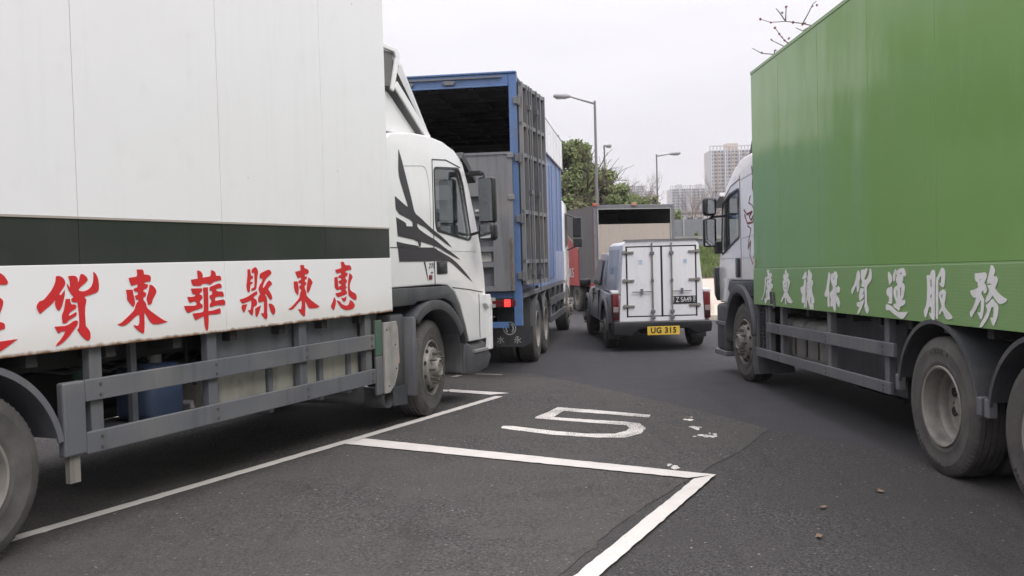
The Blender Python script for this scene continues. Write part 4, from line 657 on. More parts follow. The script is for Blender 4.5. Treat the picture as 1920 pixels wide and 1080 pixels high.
# roof air deflector: shell, side fins and slats; openings are dark plates
b = MB()
for t in (.13, 2.33):
    b.prism([(-.60, 3.86), (-.44, 3.87), (-.38, 3.80), (.26, 3.03), (.16, 3.03), (-.40, 3.70), (-.50, 3.78), (-.56, 3.50), (-.60, 3.50)], t, t+.04, 'xz')
b.box(-.60, -.44, .13, 2.37, 3.86, 3.90); b.build('roof_deflector', 'white_cab', WT, fn=fL, bevel=.012, smooth=True)
b = MB(); b.prism([(-.42, 3.86), (-.38, 3.82), (.28, 3.04), (.24, 3.02)], .18, 2.32, 'xz'); b.build('deflector_face', 'white_cab', WT, fn=fL)
b = MB(); b.prism([(-.49, 3.58), (-.42, 3.76), (-.37, 3.70), (.20, 3.06), (.10, 3.06)], .122, .129, 'xz'); b.build('slat_shade_plate', 'chassis', WT, fn=fL)  # flat dark plate behind the slats, standing for shade between them
for k in range(4):
    b = MB(); o_ = .05*k; b.prism([(-.45+o_*.35, 3.66+o_*.45), (-.43+o_*.35, 3.69+o_*.45), (.19, 3.075), (.165, 3.065)], .112-.002*k, .120, 'xz')
    b.build('deflector_slat', 'canopy_white', WT, fn=fL)
b = MB(); b.prism([(-.88, 3.90), (-.47, 3.90), (-.405, 3.83), (-.55, 3.44), (-.60, 3.46), (-.49, 3.80), (-.52, 3.85), (-.88, 3.855)], .095, .124, 'xz'); b.build('deflector_lip', 'white_cab', WT, fn=fL, bevel=.008)
b = MB(); b.prism([(-.53, 3.49), (-.47, 3.56), (.22, 3.06), (.12, 3.035)], .100, .1215, 'xz'); b.build('deflector_edge', 'white_cab', WT, fn=fL, bevel=.006)
b = MB(); b.prism([(-.86, 3.46), (-.86, 3.84), (-.505, 3.84), (-.57, 3.5)], .125, .128, 'xz'); b.build('hollow_shade_plate', 'interior_dark', WT, fn=fL)  # flat dark plate standing for the shaded inside of the shell
b = MB(); b.prism([(-.84, 3.04), (-.84, 3.35), (-.62, 3.46), (-.52, 3.44), (.08, 3.04)], .18, .22, 'xz'); b.build('deflector_cheek', 'white_cab', WT, fn=fL, bevel=.01)
b = MB(); b.tube([(-.80, .20, 3.02), (-.80, .20, 3.62), (-.76, .20, 3.7)], .02, 8); b.tube([(-.70, .4, 3.02), (-.70, .4, 3.7)], .03, 8); b.build('deflector_stay', 'chassis', WT, fn=fL)
b = MB(); b.box(-.62, -.58, .2, 2.3, 3.1, 3.84); b.build('deflector_back', 'interior_dark', WT, fn=fL)
b = MB(); b.tube([(.30, .30, 3.0), (.12, .24, 3.35)], .006, 6); b.build('aerial', 'plastic_black', WT, fn=fL)

# ================= GREEN TRUCK (seen on its left-hand side) =================
hr = R(-1.5)
GT = frame_root('box_truck', (3.1220, 6.9334), (-cos(hr), sin(hr)), hr)
tag(GT, 'green box truck with white painted Chinese characters along its lower board', 'truck', 'trucks parked in the lorry park')
fR = lambda s_, t, z: (s_, 1.25-t, z-.018*s_)      # stands nose-down on the falling ground
fRw = lambda s_, t, z: (s_, 1.25-t, z)
b = MB(); b.box(-3.9, 4.665, .022, 2.478, 1.135, 3.97); b.build('cargo_body', 'green_panel', GT, fn=fR)
sm = [-3.9, -2.55, -1.3, -.05, 1.16, 2.37, 3.62, 4.67]
for i in range(len(sm)-1):
    b = MB(); n_ = 6
    b.box(sm[i]+.0015, sm[i+1]-.0015, .0, .0195, 1.580, 3.95); b.build('side_panel', 'green_panel', GT, fn=fR, bevel=.003, seg=1)
b = MB(); b.box(-3.9, 4.672, -.006, .0195, 1.569, 1.579); b.box(-3.9, 4.672, -.006, .021, 3.951, 3.985); b.build('side_trim', 'green_board', GT, fn=fR)
for x0, x1 in ((-3.9, -.06), (-.057, 4.672)):
    b = MB(); b.box(x0, x1, -.010, .0195, 1.135, 1.568); b.build('letter_board', 'green_board', GT, fn=fR, bevel=.003, seg=1)
for k in ('broad', 'east', 'grain', 'keep', 'goods', 'move', 'wear', 'duty'):
    glyph('painted_character', globals()['WHITE_'+k], -.0125, -.0145, 'white_letter', GT, fR)
b = MB(); b.box(4.60, 4.672, -.012, -.004, 1.60, 1.70); b.build('corner_sticker', 'sticker', GT, fn=fR)
b = MB(); b.tube([(3.93, -.02, 1.16), (3.90, -.03, 1.30), (3.84, -.03, 1.30), (3.82, -.02, 1.12)], .016, 8); b.build('tie_hook', 'guard_grey', GT, fn=fR, smooth=True)
b = MB(); b.box(-3.9, 4.6, .3, 2.3, 1.02, 1.134)
for i in range(14): b.box(-3.7+i*.6, -3.62+i*.6, .06, 2.44, 1.06, 1.134)
b.build('floor_bearer', 'chassis', GT, fn=fR)
truck_frame(GT, -3.7, 6.4, fR)
b = MB(); b.box(.72, 4.20, .0, .035, .815, .93); b.build('guard_rail', 'guard_grey', GT, fn=fR, bevel=.006)
b = MB(); b.box(.79, 4.66, .0, .035, .50, .60); b.build('guard_rail', 'guard_grey', GT, fn=fR, bevel=.006)
for x in (.93, 2.26, 3.75):
    for z in (.53, .57, .845, .895):
        q = MB(); q.tube([(x, -.008, z), (x, .002, z)], .010, 6); q.build('bolt', 'nut_steel', GT, fn=fR)
for x in (.93, 2.26, 3.75, 4.22):
    b = MB(); b.box(x-.045, x+.045, .036, .10, .50, 1.134); b.build('guard_upright', 'guard_grey', GT, fn=fR, bevel=.005)
b = MB(); b.tube([(.95, .15, .55), (.55, .4, 1.1)], .03, 6); b.build('guard_brace', 'chassis', GT, fn=fR)
b = MB(); b.box(4.26, 4.66, .06, .5, .55, 1.10); b.build('battery_box', 'plastic_black', GT, fn=fR, bevel=.01)
b = MB()
for i in range(11): b.box(4.30, 4.62, .045, .06, .60+i*.042, .622+i*.042)
for x in (4.30, 4.46, 4.60): b.box(x, x+.02, .043, .06, .58, 1.07)
b.build('louvre', 'chassis', GT, fn=fR)
b = MB(); b.box(4.25, 4.285, .02, .07, .52, 1.12); b.box(4.64, 4.67, .02, .07, .52, 1.12); b.box(4.25, 4.67, .02, .07, .52, .58); b.build('battery_box_frame', 'guard_grey', GT, fn=fR)
for x0, x1 in ((3.40, 4.08), (2.66, 3.35)):
    b = MB(); b.box(x0, x1, .14, .70, .50, 1.0); b.build('fuel_tank', 'tank_grey', GT, fn=fR, bevel=.11, seg=4, smooth=True)
for x in (2.82, 3.18, 3.55, 3.92):
    b = MB(); b.box(x, x+.035, .133, .14, .6, .9); b.box(x, x+.035, .24, .6, 1.001, 1.008); b.build('tank_strap', 'chassis', GT, fn=fR)
b = MB(); b.box(.95, 2.62, .22, .25, .44, 1.12); b.build('underfloor_panel', 'plastic_dark', GT, fn=fR)
b = MB(); b.tube([(4.0, .45, .98), (3.75, .45, 1.02)], .07, 12); b.tube([(4.15, .35, .9), (3.85, .35, .9)], .075, 12); b.build('air_tank', 'tank_grey', GT, fn=fR, smooth=True)
b = MB(); b.tube([(3.4, .8, .40), (2.3, .8, .40)], .17, 16); b.tube([(2.3, .8, .40), (2.25, .8, .2)], .03, 8); b.build('silencer', 'chassis', GT, fn=fR, smooth=True)
b = MB(); b.box(-.4, 4.2, 1.7, 2.38, .42, 1.0); b.build('far_side_light_block', 'chassis', GT, fn=fRw)  # unseen box added to keep far-side light from under this truck too
for z in (.5, .8): b = MB(); b.box(.7, 4.6, 2.46, 2.5, z, z+.12); b.build('guard_rail', 'guard_grey', GT, fn=fRw)
for x in (0.0, -1.36):
    w_ = wheel(GT, 'dual', x, 1.25-.03, .515, True, .985); tyre_text('BRIDGESTONE', .455, .042, 215, 5.5, False).build('tyre_lettering', 'letter_rubber', w_)['kind'] = 'stuff'; tyre_text('11R22.5', .405, .042, 108, 6, True).build('tyre_lettering', 'letter_rubber', w_)['kind'] = 'stuff'; wheel(GT, 'dual', x, -1.22, .515, False, .985); axle(GT, x, .515, fRw)
    b = MB(); b.arc(x, .53, .61, .63, 12, 168, .01, .64, 26); b.arc(x, .53, .60, .632, 10, 170, -.012, .010, 26); b.build('wheel_fender', 'plastic_dark', GT, fn=fRw, smooth=True)
    b = MB(); b.box(x-.66, x-.60, -.015, .05, .55, .68); b.box(x+.60, x+.66, -.015, .05, .55, .68); b.build('fender_end', 'guard_grey', GT, fn=fRw, bevel=.01)
wheel(GT, 'front', 5.40, 1.25-.06, .515, True, .985, steer=3); wheel(GT, 'front', 5.40, -1.19, .515, False, .985, steer=3); axle(GT, 5.4, .5, fRw)
profR = [(4.74, 1.42), (4.74, 2.96), (4.9, 3.03), (5.3, 3.02), (5.7, 2.93), (6.0, 2.80), (6.3, 2.62), (6.42, 2.45), (6.52, 2.0), (6.60, 1.75), (6.66, 1.45), (6.66, 1.15), (6.60, 1.10), (6.25, 1.10), (6.12, 1.2), (6.05, 1.42)]
winR = rounded([(5.50, 2.62), (5.52, 2.0), (5.66, 1.98), (6.40, 1.80), (6.44, 1.86), (6.34, 2.48), (6.0, 2.58)], .05)
cavR = [(4.82, 1.5), (4.82, 2.9), (5.6, 2.84), (6.2, 2.58), (6.34, 2.4), (6.5, 1.8), (6.5, 1.5)]
cab_shell(GT, profR, .05, 2.45, 'white_cab', fR, [winR], (5.9, 7.2, .25, 2.25, 1.85, 2.46), cavR)
wr2 = rounded([(5.475, 2.65), (5.49, 1.975), (5.65, 1.95), (6.42, 1.77), (6.47, 1.86), (6.37, 2.50), (6.0, 2.61)], .06)
for t in (.043, 2.437):
    b = MB(); b.prism(wr2, t, t+.02, 'xz', [winR]); b.build('window_seal', 'plastic_black', GT, fn=fR)
    b = MB(); b.prism(winR, t+.025, t+.03, 'xz'); b.build('side_window', 'glass', GT, fn=fR)
b = MB(); b.box(6.17, 6.19, .04, .06, 1.86, 2.5); b.build('quarter_bar', 'plastic_black', GT, fn=fR)
b = MB(); b.add([(6.50, .25, 1.85), (6.50, 2.25, 1.85), (6.36, 2.25, 2.46), (6.36, .25, 2.46)], [(0, 1, 2, 3)]); b.build('windscreen', 'glass', GT, fn=fR)
strokes('door_seam', [[(5.44, 2.80), (5.44, 2.0), (5.42, 1.44)], [(5.44, 2.76), (5.9, 2.70), (6.3, 2.55)]], .012, .046, .06, 'dark_red', GT, fR)
strokes('panel_crease', [[(4.75, 2.78), (5.4, 2.74)], [(4.75, 1.72), (6.6, 1.73)], [(4.75, 2.0), (5.4, 1.98)]], .007, .0462, .06, 'canopy_grey', GT, fR)  # grey strips again carry the crease shade as colour
b = MB()
for ln, w in zip(FLAME, (.035, .02, .03, .03, .018, .016)):
    for (x0, z0), (x1, z1) in zip(ln, ln[1:]):
        d = Vector((x1-x0, z1-z0))
        if d.length < 1e-4: continue
        d.normalize(); q = Vector((-d.y, d.x))*w/2
        b.prism([(x0+q.x, z0+q.y), (x0-q.x, z0-q.y), (x1-q.x*.5, z1-q.y*.5), (x1+q.x*.5, z1+q.y*.5)], .045, .047, 'xz')
b.build('flame_decal', 'dark_red', GT, fn=fR)
b = MB(); b.box(5.47, 5.68, .030, .07, 1.46, 1.72); b.build('door_handle', 'plastic_black', GT, fn=fR, bevel=.02, smooth=True)
b = MB(); b.box(4.72, 4.85, .03, .4, .75, 1.41); b.prism([(4.74, 1.28), (4.74, 1.415), (6.0, 1.415), (6.1, 1.3), (5.9, 1.22), (4.9, 1.22)], .030, .35, 'xz'); b.build('arch_band', 'plastic_dark', GT, fn=fR, bevel=.012, smooth=True)
b = MB(); b.arc(5.40, .56, .60, .71, -8, 172, -.02, .42, 24); b.build('front_fender', 'plastic_dark', GT, fn=fRw, bevel=.01, smooth=True)
b = MB(); b.arc(5.40, .56, .57, .595, 0, 180, .45, 1.0, 20); b.build('wheel_well', 'chassis', GT, fn=fRw, smooth=True)
b = MB(); b.box(6.14, 6.72, .02, 2.48, .42, 1.09); b.build('bumper', 'plastic_dark', GT, fn=fR, bevel=.06, seg=3, smooth=True)
b = MB(); b.box(6.10, 6.70, .0, .4, .78, .84); b.box(6.10, 6.74, -.01, .4, .36, .43); b.build('bumper_trim', 'steel_grey', GT, fn=fR, bevel=.01)
b = MB(); b.prism([(6.60, 1.12), (6.74, 1.2), (6.78, 1.5), (6.70, 1.62), (6.62, 1.6)], .0, .25, 'xz'); b.build('wind_deflector', 'plastic_black', GT, fn=fR, bevel=.02, smooth=True)
b = MB(); b.prism([(4.78, .42), (4.70, .18), (4.9, .15), (5.0, .3), (4.95, .5)], .05, .50, 'xz'); b.build('mud_flap', 'plastic_dark', GT, fn=fRw)
b = MB(); b.box(5.2, 5.6, .3, .85, 1.52, 1.95); b.box(5.05, 5.22, .3, .85, 1.9, 2.5); b.box(5.05, 5.22, 1.6, 2.2, 1.5, 2.5); b.build('seat', 'seat_cloth', GT, fn=fR, bevel=.05, smooth=True)
b = MB(); b.box(6.1, 6.46, .15, 2.35, 1.5, 1.86); b.build('dashboard', 'interior_dark', GT, fn=fR, bevel=.04, smooth=True)
b = MB(); b.prism([(6.30, 2.60), (6.34, 2.66), (6.78, 2.52), (6.74, 2.46)], .0, 2.5, 'xz'); b.build('sun_visor', 'canopy_grey', GT, fn=fR, bevel=.012)
mirror_set(GT, fR, 6.5, -.19, .0, 1.90, 2.31, 2.345, 2.61, [[(6.55, -.10, 2.30), (6.55, -.05, 2.33), (6.35, .07, 2.33)], [(6.55, -.05, 1.92), (6.5, .07, 1.86)]])
b = MB(); b.box(6.46, 6.58, -.04, .06, 1.80, 1.98); b.build('mirror_foot', 'plastic_black', GT, fn=fR, bevel=.02)
b = MB(); b.prism([(4.72, 3.05), (4.72, 3.75), (4.80, 3.78), (5.25, 3.05)], .16, 2.34, 'xz'); b.build('roof_deflector', 'white_cab', GT, fn=fR, bevel=.05, seg=3, smooth=True)
b = MB(); b.prism([(4.74, 3.60), (4.82, 3.60), (5.30, 3.0), (5.18, 3.0)], .13, .158, 'xz'); b.build('deflector_trim', 'plastic_dark', GT, fn=fR)

# ================= BLUE TRUCK (open back towards us) =================
hb_ = R(7.8)
BT = frame_root('box_truck', (.4349, 15.3563), (cos(hb_), -sin(hb_)), hb_)
tag(BT, 'blue box truck open at the back above a grey tailgate, one rear lamp lit', 'truck', 'trucks parked in the lorry park')
fB = lambda s_, t, z: (s_, t-1.25, z)
b0, b1 = -2.2, 5.45
# shell of the cargo body: sides, roof, front wall, floor as plates
b = MB(); b.box(b0+.12, b1, .03, .06, 1.24, 4.2); b.build('side_wall', 'blue_paint', BT, fn=fB)
b = MB(); b.box(b0+.12, b1, 2.44, 2.47, 1.24, 4.2); b.build('side_wall', 'blue_paint', BT, fn=fB)
b = MB(); b.box(b0+.02, b1, .02, 2.48, 4.205, 4.235); b.build('roof', 'steel_grey', BT, fn=fB)
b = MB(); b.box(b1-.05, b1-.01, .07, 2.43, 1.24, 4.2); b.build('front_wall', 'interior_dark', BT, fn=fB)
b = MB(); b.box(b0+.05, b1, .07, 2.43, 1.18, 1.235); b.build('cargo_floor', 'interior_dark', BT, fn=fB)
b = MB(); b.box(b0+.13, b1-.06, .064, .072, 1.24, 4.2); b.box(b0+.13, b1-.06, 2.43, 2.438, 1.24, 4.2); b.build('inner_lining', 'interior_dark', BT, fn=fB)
for i in range(8):
    b = MB(); x = b0+.5+i*.9; b.box(x, x+.06, .08, 2.42, 4.13, 4.20); b.build('roof_rib', 'chassis', BT, fn=fB)
for t in (.7, 1.3, 1.9):
    b = MB(); b.box(b0+.2, b1-.1, t, t+.05, 4.165, 4.203); b.build('roof_rib', 'steel_grey', BT, fn=fB)
# rear frame
b = MB(); b.box(b0, b0+.12, .0, .115, .74, 4.28); b.build('rear_post', 'blue_paint', BT, fn=fB, bevel=.01)
b = MB(); b.box(b0, b0+.12, 2.385, 2.5, .74, 4.28); b.build('rear_post', 'blue_paint', BT, fn=fB, bevel=.01)
b = MB(); b.box(b0, b0+.12, .117, 2.383, 4.13, 4.28); b.box(b0-.02, b0+.1, .0, 2.5, 4.282, 4.31); b.box(b0-.03, b0+.0, .12, 2.38, 4.10, 4.128); b.build('rear_header', 'blue_paint', BT, fn=fB, bevel=.008)
b = MB(); b.box(b0-.035, b0-.005, .2, 2.2, 4.225, 4.245); b.build('header_rail', 'steel_grey', BT, fn=fB)
for t in (.95, 1.55, 1.85):
    b = MB(); b.box(b0-.05, b0-.002, t-.07, t+.07, 4.15, 4.205); b.tube([(b0-.03, t-.09, 4.18), (b0-.03, t+.09, 4.18)], .018, 6); b.build('lock_bracket', 'steel_grey', BT, fn=fB)
b = MB(); b.box(b0, b0+.08, 1.66, 1.76, 4.312, 4.36); b.build('roof_lamp', 'orange_lens', BT, fn=fB)
# grey steel tailgate
gx = b0-.06
b = MB(); b.box(gx, gx+.05, .085, 2.36, 2.651, 3.15)
b.box(gx, gx+.085, .085, .378, 1.24, 2.65); 
for z in (1.24, 1.58, 1.80, 2.04, 2.30, 2.58): b.box(gx, gx+.084, .38, 2.36, z, z+.07)
for t in (.9, 1.5, 2.1): b.box(gx+.002, gx+.084, t, t+.07, 1.31, 2.58)
b.box(gx-.015, gx+.06, .07, 2.38, 3.15, 3.185)
b.build('tailgate', 'gate_grey', BT, fn=fB)
b = MB(); b.box(gx+.076, gx+.083, .42, .64, 1.66, 1.79); b.box(gx-.02, gx+.01, .46, .62, 2.365, 2.395); b.build('notice_label', 'sticker', BT, fn=fB)
text('weight_mark', '3.8', .11, 'pale_letter', BT, (gx+.076, -1.25+.78, 1.70), (R(90), 0, R(-90)), .001)
b = MB(); tri_ = [(.66, 1.65), (.90, 1.65), (.78, 1.86)]; b.prism(tri_, gx+.080, gx+.083, 'yz', [[(.70, 1.667), (.86, 1.667), (.78, 1.83)]]); b.build('weight_sign', 'pale_letter', BT, fn=fB)
b = MB(); b.box(gx+.085, gx+.10, .385, 2.36, 1.24, 2.62); b.build('tailgate_plate', 'steel_grey', BT, fn=fB)  # darker than the bars: recess shade deepened by its colour
for z in (3.13, 2.55):
    b = MB(); b.box(gx-.02, gx+.02, .06, .15, z-.035, z+.035); b.build('gate_latch', 'gate_grey', BT, fn=fB, bevel=.01)
b = MB()
for i in range(22):
    z = 1.98-i*.034; b.lathe([(.016, -.004), (.022, 0), (.016, .004), (.010, 0)], (gx-.025, .12+.004*sin(i), z), 8, 'x' if i % 2 else 'y', True)
b.build('gate_chain', 'brown_rust', BT, fn=fB, smooth=True)
b = MB()
for z in (3.9, 3.1, 2.25, 1.45): b.box(b0-.03, b0+.02, -.03, .05, z-.05, z+.05); b.tube([(b0-.02, -.03, z-.07), (b0-.02, -.03, z+.07)], .022, 8)
b.build('door_hinge', 'guard_grey', BT, fn=fB, bevel=.006)
# under-gate frame, lamps, flaps
b = MB(); b.box(b0+.02, b0+.1, .12, 2.38, 1.14, 1.22); b.box(b0, b0+.1, .2, 2.3, .72, .80); b.build('under_frame', 'blue_paint', BT, fn=fB)
b = MB(); b.box(b0+.01, b0+.11, .08, .50, 1.0, 1.135); b.build('lamp_housing', 'plastic_black', BT, fn=fB, bevel=.01)
b = MB(); b.box(b0-.004, b0+.009, .26, .44, 1.02, 1.115); b.box(b0-.004, b0+.009, .09, .16, 1.02, 1.115); b.build('tail_lamp', 'red_lens', BT, fn=fB, bevel=.006)
b = MB(); b.box(b0-.008, b0+.009, .165, .255, 1.015, 1.12); b.build('lit_tail_lamp', 'lit_lamp', BT, fn=fB, bevel=.01)
b = MB(); b.prism([(.0, .42), (.0, 1.16), (.12, 1.16), (.12, .82), (.60, .72), (.66, .5), (.52, .36), (.10, .36)], -1.25, -1.23, 'yz'); b.build('mud_flap', 'plastic_dark', BT, fn=fB)
b = MB(); b.lathe([(.085, 0), (.10, 0), (.10, .004), (.085, .004)], (-1.258, .32, .64), 24, 'x', True)
b.arc(0, 0, .0, .0, 0, 1, 0, 0, 1)
for sgn in (-1, 1):
    pts = [(-1.256, .32+sgn*.055*sin(a*.5), .64+.07*cos(a*.5)) for a in range(1, 6)]; b.tube(pts, .012, 5)
b.build('flap_emblem', 'pale_letter', BT, fn=fB)
for i, ch in enumerate('永水'):
    text('flap_character', ch, .12, 'pale_letter', BT, (-1.262, -1.25+.20+.26*i, .46), (R(90), 0, R(-90)), .001)
b = MB(); b.tube([(b0+.2, .5, .62), (b0+.2, 2.2, .62)], .06, 12); b.box(b0+.1, b0+.3, .5, .56, .6, 1.18); b.build('rear_beam', 'gate_grey', BT, fn=fB)
# right-hand side dressing
b = MB(); b.box(.15, b1, .0, .028, 3.62, 4.22); b.build('white_band', 'canopy_white', BT, fn=fB)
for i in range(9): b = MB(); x = .2+i*.64; b.box(x, x+.035, -.012, .0, 3.63, 4.21); b.build('band_rib', 'canopy_white', BT, fn=fB)
b = MB(); b.box(b0+.12, b1, .0, .028, 4.222, 4.25); b.box(.15, b1, -.01, .028, 3.59, 3.618); b.build('band_rail', 'steel_grey', BT, fn=fB)
b = MB(); b.box(.18, b1-.02, .006, .028, 1.20, 1.82); b.build('lower_panel', 'pale_blue', BT, fn=fB)
b = MB(); b.box(1.25, 3.10, -.006, .028, 1.30, 3.45); b.build('side_door', 'blue_mid', BT, fn=fB, bevel=.01)
b = MB()
for x in (1.55, 2.15, 2.9): b.box(x, x+.05, -.03, -.006, 1.32, 3.4)
b.tube([(2.45, -.04, 1.3), (2.45, -.04, 3.42)], .018, 6); b.build('door_bar', 'pale_blue', BT, fn=fB)
for x in (4.15, 5.1): b = MB(); b.box(x, x+.06, .008, .028, 1.83, 3.58); b.build('side_rib', 'pale_blue', BT, fn=fB)
b = MB(); b.box(b0+.12, b1, -.01, .06, 1.13, 1.19); b.build('side_sill', 'steel_grey', BT, fn=fB)
# folded-back rear door leaf with open square tubes, standing off the side
dH = Vector((b0+.02, -.02)); dE = Vector((-.78, -.20))
dd_ = (dE-dH); dl_ = dd_.length; ang_ = math.atan2(dd_.y, dd_.x); ux, uy = dd_.normalized()
fD = lambda u, v, z: (dH.x+ux*u-uy*v, dH.y+uy*u+ux*v-1.25, z)
b = MB(); b.box(0, dl_, .0, .025, 1.32, 4.16); b.build('door_leaf', 'chassis', BT, fn=fD)
b = MB()
for z in (1.32, 1.62, 2.32, 3.12, 3.55, 4.10): b.box(0, dl_, -.045, -.001, z, z+.055)
for k in range(6): u = k*(dl_-.042)/5; b.box(u, u+.042, -.055, -.002, 1.32, 4.16)
b.build('door_tube', 'gate_grey', BT, fn=fD)
b = MB()
for u in (.30, .75): b.tube([(u, -.08, 1.22), (u, -.08, 4.14)], .011, 8); [b.box(u-.03, u+.03, -.10, -.056, z, z+.07) for z in (1.45, 2.6, 3.8)]
b.build('locking_rod', 'guard_grey', BT, fn=fD)
truck_frame(BT, b0+.1, 7.2, fB)
for x in (.06, 1.36):
    wheel(BT, 'dual', x, -1.25+.03, .52); wheel(BT, 'dual', x, 1.22, .52, True); axle(BT, x, .52, fB)
    b = MB(); b.arc(x, .53, .60, .62, 8, 172, .0, .62, 20); b.build('wheel_fender', 'guard_grey', BT, fn=fB, smooth=True)
b = MB(); b.box(2.1, 5.6, .0, .04, .80, .93); b.build('guard_rail', 'guard_grey', BT, fn=fB)
b = MB(); b.box(2.1, 5.6, .0, .04, .48, .60); b.build('guard_rail', 'guard_grey', BT, fn=fB)
for x in (2.2, 3.3, 4.4, 5.5): b = MB(); b.box(x, x+.08, .042, .1, .48, 1.12); b.build('guard_upright', 'guard_grey', BT, fn=fB)
b = MB(); b.box(2.3, 3.6, .3, .8, .4, .9); b.build('fuel_tank', 'tank_cream', BT, fn=fB, bevel=.06, smooth=True)
wheel(BT, 'front', 6.6, -1.23, .52); wheel(BT, 'front', 6.6, 1.23, .52, True)
b = MB(); b.prism([(5.6, 1.0), (5.6, 2.9), (5.8, 3.0), (6.9, 2.95), (7.2, 2.2), (7.4, 1.6), (7.4, .5), (7.15, .5), (7.1, .8), (6.9, 1.1), (6.3, 1.1), (6.1, .8), (6.05, .6), (5.6, .6)], .04, 2.46, 'xz'); b.build('cab', 'white_cab', BT, fn=fB, bevel=.08, seg=3, smooth=True)
b = MB(); b.prism(rounded([(6.3, 1.9), (6.3, 2.7), (6.8, 2.7), (7.05, 2.0)], .05), .03, .05, 'xz'); b.build('side_window', 'plate_black', BT, fn=fB)
b = MB(); b.box(6.9, 7.0, -.30, -.10, 2.15, 2.62); b.box(6.88, 7.0, -.32, -.10, 1.92, 2.12); b.tube([(6.95, -.2, 2.6), (6.9, .06, 2.7)], .018, 6); b.tube([(6.95, -.2, 1.95), (6.9, .06, 1.85)], .018, 6); b.build('mirror', 'plastic_black', BT, fn=fB, bevel=.02)
b = MB(); b.prism([(6.84, -.28), (6.893, -.12), (6.897, -.12), (6.845, -.28)], 2.18, 2.6, 'xy'); b.prism([(6.82, -.30), (6.873, -.12), (6.877, -.12), (6.825, -.30)], 1.94, 2.1, 'xy'); b.build('mirror_glass', 'mirror_glass', BT, fn=fB)

# ================= GREY TRUCK with red skirt =================
hg = R(-13)
gn = Vector((cos(hg), -sin(hg))); gd = Vector((sin(hg), cos(hg)))
GY = empty('box_truck', (2.41+gn.x*1.22, 27.1+gn.y*1.22, 0), pi/2-hg)
tag(GY, 'dark grey box truck with a red skirt and pale board across its back', 'truck', 'trucks parked in the lorry park')
fG = lambda s_, t, z: (s_, 1.22-t, z)
b = MB(); b.box(0, 4.6, .0, .03, .86, 3.1); b.build('side_wall', 'container_grey', GY, fn=fG)
b = MB(); b.box(0, 4.6, 2.41, 2.44, .86, 3.1); b.build('side_wall', 'container_grey', GY, fn=fG)
b = MB(); b.box(0, 4.6, .0, 2.44, 3.101, 3.14); b.box(4.57, 4.6, .03, 2.41, .86, 3.1); b.box(0, 4.6, .03, 2.41, .86, .92); b.build('body_shell', 'interior_dark', GY, fn=fG)
b = MB(); b.box(-.05, 0, -.02, .08, .8, 3.16); b.box(-.05, 0, 2.36, 2.46, .8, 3.16); b.box(-.05, 0, .08, 2.36, 3.06, 3.16); b.box(-.06, -.02, .08, .10, .86, 3.06); b.build('rear_frame', 'steel_grey', GY, fn=fG, bevel=.008)
b = MB(); b.box(-.07, -.05, .09, .115, .9, 3.05); b.box(-.07, -.05, 2.33, 2.355, .9, 3.05); b.box(-.07, -.05, .115, 2.33, 3.03, 3.055); b.build('frame_edge', 'galvanised', GY, fn=fG)
b = MB(); b.box(-.045, -.02, .12, 2.33, .92, 2.60); b.build('loading_board', 'plywood', GY, fn=fG)
b = MB(); b.box(-.09, .02, -.04, .08, 3.12, 3.21); b.build('corner_lamp', 'orange_red', GY, fn=fG, bevel=.02)
b = MB(); b.box(-.10, -.02, 1.15, 1.28, 3.13, 3.21); b.build('roof_lamp', 'orange_lens', GY, fn=fG, bevel=.01)
b = MB(); b.box(-.03, .1, -.012, -.002, .86, 3.06); b.build('edge_strip', 'dark_red', GY, fn=fG)
b = MB(); b.prism([(1.55, .80), (1.55, 1.95), (4.6, 3.0), (4.6, .80)], -.012, -.002, 'xz'); b.box(.1, 1.55, -.012, -.002, .80, .90); b.build('red_skirt', 'red_paint', GY, fn=fG)
b = MB(); b.prism([(1.50, 1.90), (1.50, 1.99), (4.6, 3.07), (4.6, 3.0)], -.016, -.013, 'xz'); b.build('yellow_edge', 'plywood', GY, fn=fG)
text('skirt_lettering', '&S', .42, 'pale_letter', GY, (2.3, 1.24, 1.18), (R(90), 0, R(180)), .001, 1.2)
truck_frame(GY, .2, 6.2, fG, z=(.6, .8))
for x in (1.9,): wheel(GY, 'dual', x, 1.20, .45, True, .85); wheel(GY, 'dual', x, -1.2, .45, False, .85); axle(GY, x, .45, fG)
wheel(GY, 'front', 5.6, 1.20, .45, True, .85); wheel(GY, 'front', 5.6, -1.2, .45, False, .85)
b = MB(); b.prism([(4.75, .7), (4.75, 2.3), (5.9, 2.35), (6.5, 1.5), (6.55, .5), (6.1, .5), (5.9, .9), (5.3, .9), (5.1, .7)], .08, 2.36, 'xz'); b.build('cab', 'red_paint', GY, fn=fG, bevel=.07, seg=3, smooth=True)
b = MB(); b.box(.1, .9, .1, .5, .35, .8); b.box(2.6, 4.4, .15, .6, .4, .8); b.build('side_box', 'chassis', GY, fn=fG)
b = MB(); b.box(-.02, .02, .2, .7, .3, .8); b.box(-.02, .02, 1.7, 2.2, .3, .8); b.build('mud_flap', 'plastic_black', GY, fn=fG)

